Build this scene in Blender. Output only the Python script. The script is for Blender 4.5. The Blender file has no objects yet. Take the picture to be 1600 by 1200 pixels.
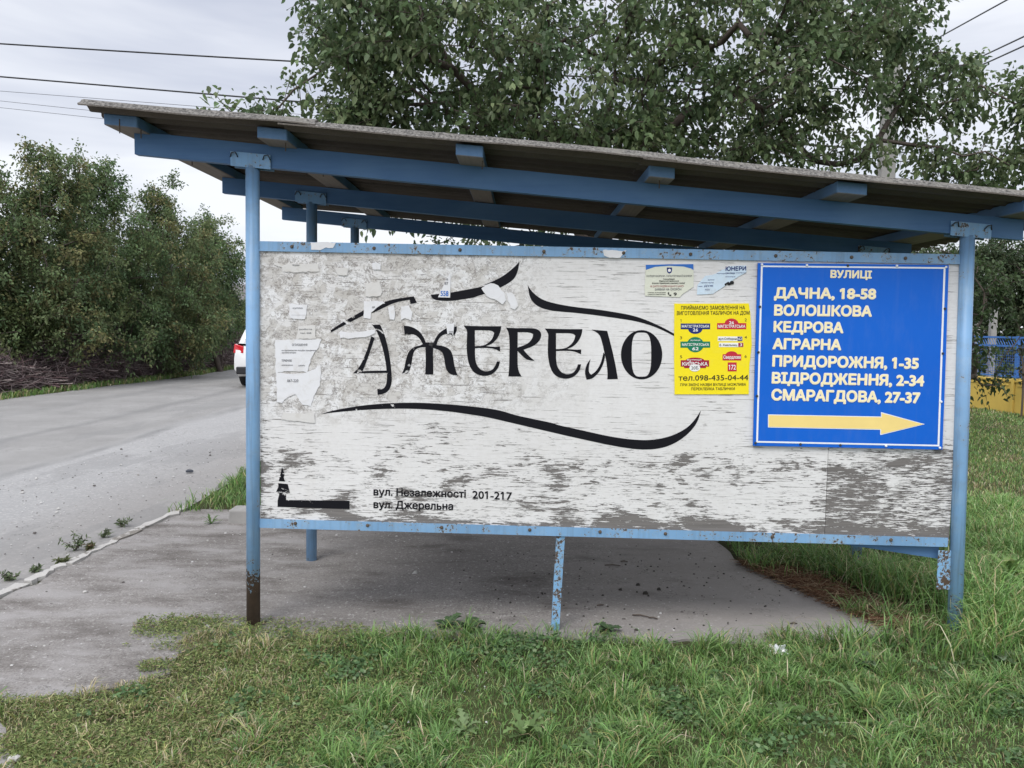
import bpy, bmesh, math, random
import numpy as np
from mathutils import Vector, Matrix, geometry

C = bpy.context.scene.collection
SC = bpy.context.scene
rad = math.radians

# ------------------------------------------------------------------ camera
F = 1275.0
CAM = np.array([1.447, -4.345, 1.654])
YAW, PIT, ROL = .0121, .0713, .0155


def cam_basis():
    cy, sy, cp, sp = math.cos(YAW), math.sin(YAW), math.cos(PIT), math.sin(PIT)
    fw = np.array([-sy * cp, cy * cp, -sp]); r = np.array([cy, sy, 0.]); u = np.cross(r, fw)
    c, s = math.cos(ROL), math.sin(ROL)
    return c * r + s * u, -s * r + c * u, fw


CR, CU, CF = cam_basis()
cd = bpy.data.cameras.new('camera'); cam = bpy.data.objects.new('camera', cd); C.objects.link(cam)
cd.sensor_width = 36; cd.lens = F / 1600 * 36; cd.clip_start = .05; cd.clip_end = 3000
cam.matrix_world = Matrix(((CR[0], CU[0], -CF[0], CAM[0]), (CR[1], CU[1], -CF[1], CAM[1]),
                           (CR[2], CU[2], -CF[2], CAM[2]), (0, 0, 0, 1)))
SC.camera = cam


def ony(x, y, Y=0.):
    d = (x - 800) / F * CR - (y - 600) / F * CU + CF
    return CAM + d * (Y - CAM[1]) / d[1]


def onz(x, y, z=0.):
    d = (x - 800) / F * CR - (y - 600) / F * CU + CF
    return CAM + d * (z - CAM[2]) / d[2]


# ------------------------------------------------------------------ exposure, world, sun
SC.view_settings.view_transform = 'Standard'
SC.view_settings.look = 'None'
SC.view_settings.exposure = 0.32
SC.view_settings.gamma = 1
SC.render.engine = 'CYCLES'
SC.cycles.use_denoising = True
SC.cycles.max_bounces = 6
SC.cycles.transparent_max_bounces = 12

SUN_EL, SUN_AZ = 52, 205       # overcast: a broad soft glow high behind the viewer
W = bpy.data.worlds.new("World"); SC.world = W; W.use_nodes = True
wt = W.node_tree; wt.nodes.clear()
wo = wt.nodes.new('ShaderNodeOutputWorld')
sky = wt.nodes.new('ShaderNodeTexSky'); sky.sky_type = 'NISHITA'; sky.sun_disc = False
sky.sun_elevation = rad(SUN_EL); sky.sun_rotation = rad(SUN_AZ)
bg1 = wt.nodes.new('ShaderNodeBackground'); bg1.inputs[1].default_value = .09
wt.links.new(sky.outputs[0], bg1.inputs[0])
tc = wt.nodes.new('ShaderNodeTexCoord')
mp = wt.nodes.new('ShaderNodeMapping'); mp.inputs['Scale'].default_value = (1.1, 1.1, 5.5); mp.inputs['Location'].default_value = (.3, .9, .2)
wt.links.new(tc.outputs['Generated'], mp.inputs[0])
nz = wt.nodes.new('ShaderNodeTexNoise'); nz.inputs['Scale'].default_value = 1.5; nz.inputs['Detail'].default_value = 5
nz.inputs['Roughness'].default_value = .5; nz.inputs['Distortion'].default_value = .35
wt.links.new(mp.outputs[0], nz.inputs['Vector'])
rp = wt.nodes.new('ShaderNodeValToRGB')
rp.color_ramp.elements[0].position = .36; rp.color_ramp.elements[0].color = (.545, .58, .69, 1)
rp.color_ramp.elements[1].position = .60; rp.color_ramp.elements[1].color = (.92, .94, .99, 1)
wt.links.new(nz.outputs['Fac'], rp.inputs[0])
bg2 = wt.nodes.new('ShaderNodeBackground'); bg2.inputs[1].default_value = .86
wt.links.new(rp.outputs[0], bg2.inputs[0])


def wmath(op, a, b):
    o = wt.nodes.new('ShaderNodeMath'); o.operation = op
    for i, q in enumerate((a, b)):
        if hasattr(q, 'is_output'): wt.links.new(q, o.inputs[i])
        else: o.inputs[i].default_value = q
    return o.outputs[0]


def wstep(v, lo, hi, a, b):
    o = wt.nodes.new('ShaderNodeMapRange'); o.interpolation_type = 'SMOOTHSTEP'; wt.links.new(v, o.inputs[0])
    for i, q in enumerate((lo, hi, a, b)): o.inputs[i + 1].default_value = q
    return o.outputs[0]


# an overcast sky is brightest overhead and round the veiled sun
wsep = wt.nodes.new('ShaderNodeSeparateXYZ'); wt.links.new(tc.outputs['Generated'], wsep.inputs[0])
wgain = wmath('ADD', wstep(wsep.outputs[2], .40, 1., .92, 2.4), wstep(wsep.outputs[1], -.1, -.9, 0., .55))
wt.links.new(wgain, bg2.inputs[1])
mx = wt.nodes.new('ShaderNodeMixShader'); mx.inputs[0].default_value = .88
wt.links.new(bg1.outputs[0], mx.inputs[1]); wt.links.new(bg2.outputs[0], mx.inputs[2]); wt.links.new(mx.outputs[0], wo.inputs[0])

sd = bpy.data.lights.new('sun', 'SUN'); sd.energy = 1.5; sd.angle = rad(25); sd.color = (1, .97, .92)
sun = bpy.data.objects.new('sun', sd); C.objects.link(sun)
az = rad(SUN_AZ); el = rad(SUN_EL)
sdir = Vector((math.sin(az) * math.cos(el), math.cos(az) * math.cos(el), math.sin(el)))
sun.rotation_euler = (-sdir).to_track_quat('-Z', 'Y').to_euler()


# ------------------------------------------------------------------ node helper
class NT:
    def __init__(s, name):
        s.m = bpy.data.materials.new(name); s.m.use_nodes = True
        s.t = s.m.node_tree; s.t.nodes.clear()
        s.out = s.t.nodes.new('ShaderNodeOutputMaterial')
        s._c = None

    def n(s, typ, **kw):
        o = s.t.nodes.new(typ)
        for k, v in kw.items(): setattr(o, k, v)
        return o

    def put(s, sock, v):
        if hasattr(v, 'is_output'): s.t.links.new(v, sock)
        elif isinstance(v, (tuple, list)):
            if len(v) == 3 and sock.type == 'RGBA': v = (*v, 1)
            sock.default_value = v
        else: sock.default_value = v

    def co(s):
        if s._c is None: s._c = s.n('ShaderNodeNewGeometry').outputs['Position']
        return s._c

    def map(s, sc=(1, 1, 1), loc=(0, 0, 0), rot=(0, 0, 0), v=None):
        o = s.n('ShaderNodeMapping'); s.put(o.inputs[0], v or s.co())
        o.inputs['Scale'].default_value = sc; o.inputs['Location'].default_value = loc; o.inputs['Rotation'].default_value = rot
        return o.outputs[0]

    def noise(s, sc=(1, 1, 1), scale=1., detail=4., rough=.55, dist=0., loc=(0, 0, 0), rot=(0, 0, 0)):
        o = s.n('ShaderNodeTexNoise'); s.put(o.inputs['Vector'], s.map(sc, loc, rot))
        o.inputs['Scale'].default_value = scale; o.inputs['Detail'].default_value = detail
        o.inputs['Roughness'].default_value = rough; o.inputs['Distortion'].default_value = dist
        return o.outputs['Fac']

    def vor(s, sc=(1, 1, 1), scale=1., feature='F1', out='Distance', loc=(0, 0, 0)):
        o = s.n('ShaderNodeTexVoronoi', feature=feature); s.put(o.inputs['Vector'], s.map(sc, loc)); o.inputs['Scale'].default_value = scale
        return o.outputs[out]

    def math(s, op, a, b=0., c=0., clamp=False):
        o = s.n('ShaderNodeMath', operation=op, use_clamp=clamp)
        s.put(o.inputs[0], a); s.put(o.inputs[1], b); s.put(o.inputs[2], c)
        return o.outputs[0]

    def add(s, a, b): return s.math('ADD', a, b)
    def sub(s, a, b): return s.math('SUBTRACT', a, b)
    def mul(s, a, b): return s.math('MULTIPLY', a, b)
    def mx(s, a, b): return s.math('MAXIMUM', a, b)

    def step(s, v, lo, hi, a=0., b=1.):
        o = s.n('ShaderNodeMapRange', clamp=True); s.put(o.inputs[0], v)
        for i, q in enumerate((lo, hi, a, b)): s.put(o.inputs[i + 1], q)
        return o.outputs[0]

    def xyz(s, v=None):
        o = s.n('ShaderNodeSeparateXYZ'); s.put(o.inputs[0], v or s.co()); return o.outputs

    def mix(s, f, a, b, bt='MIX'):
        o = s.n('ShaderNodeMix', data_type='RGBA', blend_type=bt)
        s.put(o.inputs[0], f); s.put(o.inputs[6], a); s.put(o.inputs[7], b)
        return o.outputs[2]

    def bump(s, h, st=.3, d=.01):
        o = s.n('ShaderNodeBump'); s.put(o.inputs['Height'], h); o.inputs['Strength'].default_value = st; o.inputs['Distance'].default_value = d
        return o.outputs[0]

    def bsdf(s, col, rough=.7, nrm=None, metal=0., spec=.5, alpha=None, trans=None, coat=0.):
        o = s.n('ShaderNodeBsdfPrincipled'); s.put(o.inputs['Base Color'], col); s.put(o.inputs['Roughness'], rough)
        o.inputs['Metallic'].default_value = metal; o.inputs['Specular IOR Level'].default_value = spec
        if coat: o.inputs['Coat Weight'].default_value = coat
        if nrm is not None: s.put(o.inputs['Normal'], nrm)
        if alpha is not None: s.put(o.inputs['Alpha'], alpha)
        r = o.outputs[0]
        if trans is not None:
            t = s.n('ShaderNodeBsdfTranslucent'); s.put(t.inputs[0], col)
            m = s.n('ShaderNodeMixShader'); m.inputs[0].default_value = trans
            s.put(m.inputs[1], r); s.put(m.inputs[2], t.outputs[0]); r = m.outputs[0]
        s.put(s.out.inputs[0], r)
        return s.m


def simple(name, col, rough=.6, var=.12, scale=8., metal=0., spec=.4, coat=0.):
    t = NT(name)
    v = t.noise(scale=scale, detail=4)
    c2 = tuple(min(1, x * (1 + var * 2)) for x in col); c1 = tuple(x * (1 - var * 2) for x in col)
    return t.bsdf(t.mix(v, c1, c2), rough, t.bump(v, .08, .004), metal, spec, coat=coat)


# ------------------------------------------------------------------ object helpers
def wloc(o):
    v = Vector((0, 0, 0))
    while o is not None: v += o.location; o = o.parent
    return v


def tag(o, label=None, cat=None, group=None, kind=None):
    if label: o['label'] = label
    if cat: o['category'] = cat
    if group: o['group'] = group
    if kind: o['kind'] = kind
    return o


def thing(name, loc, label, cat, group=None):
    o = bpy.data.objects.new(name, None); C.objects.link(o); o.location = loc; o.empty_display_size = .1
    return tag(o, label, cat, group)


def link(name, me, m, parent=None):
    o = bpy.data.objects.new(name, me); C.objects.link(o)
    if m is not None:
        for q in (m if isinstance(m, (list, tuple)) else [m]): me.materials.append(q)
    if parent is not None: o.parent = parent
    return o


class MB:
    """collects verts and faces in world coordinates"""
    def __init__(s): s.v = []; s.f = []; s.sm = []

    def add(s, vs, fs, smooth=False):
        b = len(s.v); s.v += [tuple(map(float, p)) for p in vs]
        s.f += [tuple(i + b for i in f) for f in fs]; s.sm += [smooth] * len(fs)
        return s

    def hexa(s, p):   # 8 corners: bottom 0-3 ccw, top 4-7
        return s.add(p, [(3, 2, 1, 0), (4, 5, 6, 7), (0, 1, 5, 4), (1, 2, 6, 5), (2, 3, 7, 6), (3, 0, 4, 7)])

    def box(s, x0, x1, y0, y1, z0, z1):
        return s.hexa([(x0, y0, z0), (x1, y0, z0), (x1, y1, z0), (x0, y1, z0), (x0, y0, z1), (x1, y0, z1), (x1, y1, z1), (x0, y1, z1)])

    def tube(s, pts, rs, n=10, cap=True, flat=False):
        pts = [Vector(p) for p in pts]
        if not isinstance(rs, (list, tuple, np.ndarray)): rs = [rs] * len(pts)
        b = len(s.v); up = Vector((0, 0, 1)); prev = None
        for i, p in enumerate(pts):
            d = (pts[min(i + 1, len(pts) - 1)] - pts[max(i - 1, 0)]).normalized()
            if prev is None:
                a = d.cross(up if abs(d.z) < .9 else Vector((1, 0, 0))).normalized()
            else:
                a = (prev - d * prev.dot(d)).normalized()
            prev = a; c = d.cross(a)
            for k in range(n):
                t = 2 * math.pi * k / n
                q = p + (a * math.cos(t) + c * math.sin(t)) * rs[i]
                s.v.append(tuple(q))
        for i in range(len(pts) - 1):
            for k in range(n):
                k2 = (k + 1) % n
                s.f.append((b + i * n + k, b + i * n + k2, b + (i + 1) * n + k2, b + (i + 1) * n + k)); s.sm.append(not flat)
        if cap:
            s.f.append(tuple(b + k for k in reversed(range(n)))); s.sm.append(False)
            s.f.append(tuple(b + (len(pts) - 1) * n + k for k in range(n))); s.sm.append(False)
        return s

    def build(s, name, m, parent=None, bevel=0., seg=2):
        o0 = wloc(parent) if parent is not None else Vector((0, 0, 0))
        me = bpy.data.meshes.new(name)
        me.from_pydata([(a - o0.x, b - o0.y, c - o0.z) for a, b, c in s.v], [], s.f)
        me.polygons.foreach_set('use_smooth', s.sm)
        me.update()
        o = link(name, me, m, parent)
        if bevel:
            bm = bmesh.new(); bm.from_mesh(me)
            bmesh.ops.recalc_face_normals(bm, faces=bm.faces)
            es = [e for e in bm.edges if e.is_manifold and e.calc_face_angle(0) > rad(35)]
            bmesh.ops.bevel(bm, geom=es, offset=bevel, segments=seg, profile=.5, affect='EDGES')
            bm.to_mesh(me); bm.free()
        return o


def mesh_np(name, V, quads=None, tris=None, col=None, smooth=False):
    me = bpy.data.meshes.new(name)
    V = np.ascontiguousarray(V, dtype=np.float32)
    me.vertices.add(len(V)); me.vertices.foreach_set('co', V.ravel())
    nq = 0 if quads is None else len(quads); nt = 0 if tris is None else len(tris)
    idx = np.concatenate([a.ravel() for a in (quads, tris) if a is not None and len(a)]).astype(np.int32)
    st = np.concatenate([np.arange(nq) * 4, nq * 4 + np.arange(nt) * 3]).astype(np.int32)
    me.loops.add(len(idx)); me.loops.foreach_set('vertex_index', idx)
    me.polygons.add(nq + nt); me.polygons.foreach_set('loop_start', st)
    if smooth: me.polygons.foreach_set('use_smooth', np.ones(nq + nt, dtype=bool))
    me.update(calc_edges=True); me.validate()
    if col is not None:
        a = me.color_attributes.new('tint', 'FLOAT_COLOR', 'POINT')
        c4 = np.ones((len(V), 4), np.float32); c4[:, :3] = col
        a.data.foreach_set('color', c4.ravel())
    return me


def inside(P, poly):
    x, y = P[:, 0], P[:, 1]; c = np.zeros(len(P), bool); n = len(poly)
    for i in range(n):
        x1, y1 = poly[i]; x2, y2 = poly[(i + 1) % n]
        k = ((y1 > y) != (y2 > y)) & (x < (x2 - x1) * (y - y1) / (y2 - y1 + 1e-12) + x1); c ^= k
    return c


# ------------------------------------------------------------------ materials
def tint_mat(name, rough=.5, trans=.25, spec=.35):
    t = NT(name)
    a = t.n('ShaderNodeAttribute', attribute_name='tint')
    return t.bsdf(a.outputs['Color'], rough, None, 0, spec, trans=trans)


M = {}
M['leaf'] = tint_mat('leaf', .55, .36, .28)
M['bgleaf'] = tint_mat('hedge leaf', .65, .36, .2)
M['grass'] = tint_mat('grass', .55, .3, .25)
M['twig'] = tint_mat('twig', .9, 0.0, .1)


def bark(name, c1, c2):
    t = NT(name); v = t.noise((1, 1, .25), 14, 5, .65)
    return t.bsdf(t.mix(v, c1, c2), .9, t.bump(v, .6, .02), 0, .2)


M['bark'] = bark('bark', (.045, .036, .03), (.16, .13, .11))


def blue_paint(name, c, rust_low=0., chips=.03, zlow=.35, thr=.66, dirt=.5):
    """painted steel or wood, chipped; rust_low > 0 lets the rust gather at the foot of a post"""
    t = NT(name)
    z = t.xyz()[2]
    big = t.noise(scale=2.2, detail=5); fine = t.noise(scale=70, detail=5, rough=.7); mid = t.noise(scale=13, detail=5, rough=.65)
    col = t.mix(t.step(big, .3, .7), tuple(x * .86 for x in c), tuple(min(1, x * 1.12) for x in c))
    col = t.mix(t.mul(t.step(mid, .5, .8), dirt * .5), col, (.20, .22, .23))
    low = t.step(z, 0.02, zlow, rust_low, 0.)
    v = t.add(t.add(t.mul(fine, .55), t.mul(mid, .45)), low)
    col = t.mix(t.step(t.noise(scale=4.5, detail=6, rough=.7), .50, .72, 0, .45), col, (.33, .46, .58))
    drip = t.noise((26, 26, 1.1), 1.5, 4, .6); col = t.mix(t.mul(t.step(drip, .5, .75), dirt * .7), col, (.11, .13, .14))
    v = t.add(v, t.mul(t.sub(t.noise(scale=3.1, detail=3), .5), .16))
    chip = t.step(v, thr, thr + .02)
    edge = t.step(v, thr - .025, thr + .0)
    rust = t.mix(t.noise(scale=25, detail=4), (.04, .03, .026), (.13, .085, .055))
    col = t.mix(t.mul(edge, .5), col, (.42, .42, .36))
    col = t.mix(chip, col, rust)
    rough = t.step(chip, 0, 1, .42, .9)
    return t.bsdf(col, rough, t.bump(t.sub(t.mul(fine, .15), chip), .35, .004), 0, .35)


BLUE = (.20, .36, .565)
M['post'] = blue_paint('pale blue post paint', BLUE, .0, thr=.618, dirt=.75)
M['post_rusty'] = blue_paint('pale blue post paint rusty foot', BLUE, .42, zlow=.42, thr=.635, dirt=.7)
M['post_flecked'] = blue_paint('pale blue post paint flecked at the foot', BLUE, .085, zlow=.5, thr=.63, dirt=.7)
M['rail'] = blue_paint('pale blue rail paint', (.19, .35, .55), 0, thr=.57)
M['leg'] = blue_paint('pale blue chipped leg paint', (.19, .38, .60), 0, thr=.50)
M['plate'] = blue_paint('pale blue plate paint', (.19, .37, .60), 0, thr=.565)


def beam_mat():
    t = NT('blue beam paint')
    g = t.noise((1.2, 8, 22), 2.5, 6, .6, .3)
    big = t.noise((1, 1, 2), 1.3, 4)
    v = t.noise((3, 20, 30), 3, 5, .7)
    col = t.mix(g, (.050, .125, .27), (.085, .19, .37))
    col = t.mix(t.step(big, .45, .75), col, (.11, .22, .39))
    chip = t.step(t.add(t.mul(v, .6), t.mul(big, .4)), .675, .69)
    col = t.mix(chip, col, (.17, .14, .11))
    return t.bsdf(col, .55, t.bump(g, .3, .006), 0, .3)


M['beam'] = beam_mat()


def purlin_mat():
    t = NT('half painted purlin')
    geo = t.n('ShaderNodeNewGeometry'); nz_ = t.xyz(geo.outputs['Normal'])[2]
    g = t.noise((20, 1.2, 20), 2.5, 6, .6, .3)
    wood = t.mix(g, (.15, .125, .105), (.30, .26, .225)); pt = t.mix(g, (.10, .20, .36), (.16, .27, .44))
    return t.bsdf(t.mix(t.step(nz_, -.75, -.6), wood, pt), .75, t.bump(g, .3, .005), 0, .2)


M['purlin'] = purlin_mat()


def asbestos():
    t = NT('weathered asbestos cement')
    a = t.noise(scale=6, detail=6, rough=.7); b = t.noise(scale=70, detail=5, rough=.7); c = t.noise((.6, 4, 1), 2.2, 5)
    geo = t.n('ShaderNodeNewGeometry')
    nz_ = t.xyz(geo.outputs['Normal'])[2]
    col = t.mix(a, (.075, .062, .053), (.15, .128, .108))
    col = t.mix(t.step(c, .5, .75, 0, .5), col, (.11, .085, .07))
    lich = t.mix(t.step(b, .38, .66), (.05, .048, .045), (.245, .23, .21))
    lich = t.mix(t.step(a, .52, .68), lich, (.17, .16, .14))
    up = t.step(nz_, -.15, .25)           # the weather side carries the lichen
    return t.bsdf(t.mix(up, col, lich), .95, t.bump(b, .6, .006), 0, .15)


M['asbestos'] = asbestos()


def flake_value(t, bias=0.):
    x, y, z = t.xyz()
    fl = t.noise((8, 1, 62), 1, 8, .74, .35)
    fine = t.noise((17, 1, 190), 1, 6, .7)
    mid = t.noise((2.6, 1, 6.2), 1, 8, .66, .5, (3.1, 0, 1.7))
    hb = t.step(z, .92, 1.32, .034, -.085)
    bot = t.step(z, .53, .64, .05, 0.)
    lf = t.step(x, .04, .14, .05, 0.)
    v = t.add(t.add(t.mul(fl, .34), t.mul(mid, .44)), t.mul(fine, .22))
    v = t.add(v, t.add(hb, bias))
    fleck = t.add(t.mul(fine, .45), t.add(t.mul(fl, .35), t.mul(mid, .20)))
    return t.add(v, t.add(bot, lf)), fl, mid, fine, x, z, t.add(fleck, t.add(hb, t.add(lf, bias)))


def board_mat(name, bias, papers=True, zc=.566, fb=0.):
    t = NT(name)
    v, fl, mid, fine, x, z, fk = flake_value(t, bias)
    flake = t.mx(t.step(v, zc, zc + .006), t.step(fk, .575 - fb, .583 - fb))
    edge = t.mx(t.mul(t.step(v, zc - .02, zc), .45), t.mul(t.step(fk, .555 - fb, .572 - fb), .45))
    grain = t.noise((3, 1, 120), 1, 6, .6)
    wood = t.mix(grain, (.075, .07, .067), (.27, .25, .235))
    deep = t.mul(t.step(v, zc + .006, zc + .022, .65, 0.), t.step(fine, .4, .6))
    wood = t.mix(deep, wood, (.035, .03, .028))
    tone = t.noise((1, 1, 1.4), 1.1, 4, .5)
    speck = t.noise((6, 1, 9), 6, 6, .7)
    wht = t.mix(tone, (.63, .615, .60), (.78, .77, .76))
    wht = t.mix(t.step(speck, .45, .75, 0, .34), wht, (.50, .475, .44))
    lines = t.noise((5, 1, 150), 1, 4, .6, 0, (2, 0, 9))
    wht = t.mix(t.step(lines, .52, .70, 0, .35), wht, (.47, .45, .43))
    streak = t.noise((7, 1, .5), 1.5, 4, .5)
    wht = t.mix(t.step(streak, .5, .75, 0, .2), wht, (.58, .55, .51))
    crack = t.mul(t.step(t.noise((5, 1, 130), 1, 5, .65, .4, (7, 0, 2)), .585, .61), t.step(t.noise((3, 1, 5), 1, 5, .6, 0, (4, 0, 8)), .40, .56))
    col = wht
    if papers:
        edgen = t.noise((1.6, 1, 1.6), 1.2, 6, .65, 0, (5, 0, 5))
        pz = t.mul(t.step(t.add(x, t.mul(t.sub(edgen, .5), 1.6)), 1.75, 1.15), t.step(t.add(z, t.mul(t.sub(edgen, .5), .7)), 1.10, 1.26))
        pa = t.noise((4.2, 1, 5), 1.6, 9, .72, .3, (1, 0, 3))
        pb = t.noise((7, 1, 8), 1.7, 9, .72, .5, (9, 0, 4))
        vv = t.n('ShaderNodeTexVoronoi', feature='F1', distance='CHEBYCHEV'); wob = t.n('ShaderNodeVectorMath', operation='ADD')
        nzc = t.n('ShaderNodeTexNoise'); t.put(nzc.inputs['Vector'], t.map((6, 1, 6))); nzc.inputs['Scale'].default_value = 2.; nzc.inputs['Detail'].default_value = 6
        sc_ = t.n('ShaderNodeVectorMath', operation='SCALE'); t.put(sc_.inputs[0], nzc.outputs['Color']); sc_.inputs['Scale'].default_value = .45
        t.put(wob.inputs[0], t.map((4.2, .001, 5))); t.put(wob.inputs[1], sc_.outputs[0]); t.put(vv.inputs['Vector'], wob.outputs[0]); vv.inputs['Scale'].default_value = 1.15
        cellv = t.n('ShaderNodeSeparateColor'); t.put(cellv.inputs[0], vv.outputs['Color']); cell = cellv.outputs[0]
        base_t = t.mix(t.step(cell, .2, .8), (.545, .525, .495), (.67, .66, .645))
        col = t.mix(t.mul(pz, t.step(pa, .44, .50, .25, .95)), col, base_t)
        col = t.mix(t.mul(pz, t.mul(t.step(pb, .54, .55), t.step(cell, .25, .35))), col, (.72, .715, .71))
        col = t.mix(t.mul(pz, t.mul(t.step(pb, .455, .445), .6)), col, (.47, .445, .41))
        ln = t.mx(t.step(t.math('ABSOLUTE', t.sub(pb, .546)), .004, .020, 1, 0), t.step(t.math('ABSOLUTE', t.sub(pb, .448)), .004, .018, 1, 0))
        ln2 = t.step(t.math('ABSOLUTE', t.sub(pa, .47)), .003, .016, 1, 0)
        br = t.step(t.noise((11, 1, 14), 1.5, 5, .7), .43, .55)
        col = t.mix(t.mul(t.mul(t.mx(ln, ln2), br), t.mul(pz, .9)), col, (.16, .14, .125))
        pc = t.noise((16, 1, 24), 1.6, 7, .75, .3)
        col = t.mix(t.mul(pz, t.step(pc, .575, .605, 0, .75)), col, (.25, .23, .205))
    col = t.mix(edge, col, (.52, .50, .48))
    col = t.mix(t.mul(crack, .8), col, (.10, .09, .08))
    col = t.mix(flake, col, wood)
    h = t.sub(t.mul(grain, .2), flake)
    return t.bsdf(col, .8, t.bump(h, .5, .003), 0, .2)


M['board'] = board_mat('peeling white plywood', 0.)
M['board_worn'] = board_mat('worn white plywood', .022, False, fb=.024)


def black_paint(name, bias, keep=.655):
    """black lettering paint lost where the white coat under it has flaked off"""
    t = NT(name)
    v, fl, mid, fine, x, z, fk = flake_value(t, 0.)
    patch = t.noise((7, 1, 9), 1.3, 6, .66, .8, (9, 0, 4))
    w = t.step(x, 1.02, .80, 0., 1.)           # the left letters suffered from torn-off notices
    gone = t.mx(t.step(v, keep - bias, keep + .012 - bias), t.mul(w, t.step(patch, .60, .615)))
    return t.bsdf((.007, .007, .010), .7, None, 0, .15, alpha=t.sub(1., gone))


M['black'] = black_paint('black lettering paint', 0.)
M['black_worn'] = black_paint('black lettering paint, worn', .045)
M['address'] = black_paint('black address paint', 0., .586)


def paper(name, c, dirt=.25):
    t = NT(name)
    a = t.noise((9, 1, 9), 2, 6, .65, .6); b = t.noise((40, 1, 40), 1, 4)
    col = t.mix(t.step(a, .5, .72, 0, dirt), c, (.48, .45, .40))
    return t.bsdf(col, .8, t.bump(t.add(a, t.mul(b, .2)), .25, .004), 0, .2)


M['white_paper'] = paper('weathered white paper', (.70, .70, .71), .4)
M['dirty_paper'] = paper('stained paper', (.62, .605, .58), .7)
M['yellow_paper'] = paper('yellow paper', (.88, .72, .02), .04)
M['cream_paper'] = paper('cream paper', (.68, .69, .58), .2)
M['pale_blue_paper'] = paper('pale blue paper', (.60, .72, .82), .3)


def ink(name, c, r=.6):
    t = NT(name); v = t.noise(scale=9, detail=3)
    return t.bsdf(t.mix(v, tuple(x * .93 for x in c), tuple(min(1, x * 1.05) for x in c)), r, None, 0, .2)


M['ink_black'] = ink('black ink', (.02, .02, .02)); M['ink_navy'] = ink('navy ink', (.015, .03, .16))
M['ink_grey'] = ink('faded grey ink', (.16, .16, .17)); M['ink_red'] = ink('red ink', (.52, .03, .05))
M['ink_green'] = ink('green ink', (.012, .19, .10)); M['ink_maroon'] = ink('maroon ink', (.33, .02, .045))
M['ink_white'] = ink('white ink', (.82, .82, .8)); M['ink_blue'] = ink('blue ink', (.04, .16, .52))
M['ink_pink'] = ink('faded red ink', (.42, .17, .17)); M['ink_paleink'] = ink('pale ink', (.34, .34, .37))
def sign_blue():
    t = NT('sign blue')
    a = t.noise((1, 1, 1.6), 1.4, 5, .6); d = t.noise((6, 1, 2), 2, 6, .7); st = t.noise((14, 1, .8), 1.5, 4, .6); sc = t.noise((3, 1, 3), 9, 2, .5, 2.5)
    col = t.mix(a, (.002, .105, .53), (.005, .128, .61))
    col = t.mix(t.mul(t.step(d, .5, .75), .06), col, (.30, .34, .40)); col = t.mix(t.mul(t.step(st, .55, .8), .07), col, (.25, .28, .34))
    return t.bsdf(col, t.step(d, .3, .7, .4, .6), t.bump(a, .05, .01), 0, .25)


M['sign_blue'] = sign_blue()
M['sign_cream'] = ink('sign cream lettering', (.92, .80, .50), .45)
M['sign_gold'] = ink('sign golden arrow', (.86, .66, .24), .45)
M['sign_white'] = ink('sign white edging', (.80, .82, .85), .45)
M['bolt'] = simple('dark bolt', (.035, .04, .05), .6, .2, 60)
M['rusty_bolt'] = simple('rusty bolt', (.10, .075, .055), .85, .3, 60)


def asphalt(name, c1, c2, light=(.42, .41, .39), sp=.62):
    t = NT(name)
    x, y, z = t.xyz()
    a = t.noise(scale=1.1, detail=5, rough=.6); b = t.noise(scale=95, detail=4, rough=.7); c = t.noise(scale=34, detail=5, rough=.7)
    col = t.mix(t.step(a, .3, .7), c1, c2)
    col = t.mix(t.step(b, .42, .66, 0, .6), col, (.075, .068, .062))
    col = t.mix(t.step(c, sp, sp + .1, 0, .75), col, light)
    return t, x, y, a, b, c, col


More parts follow.
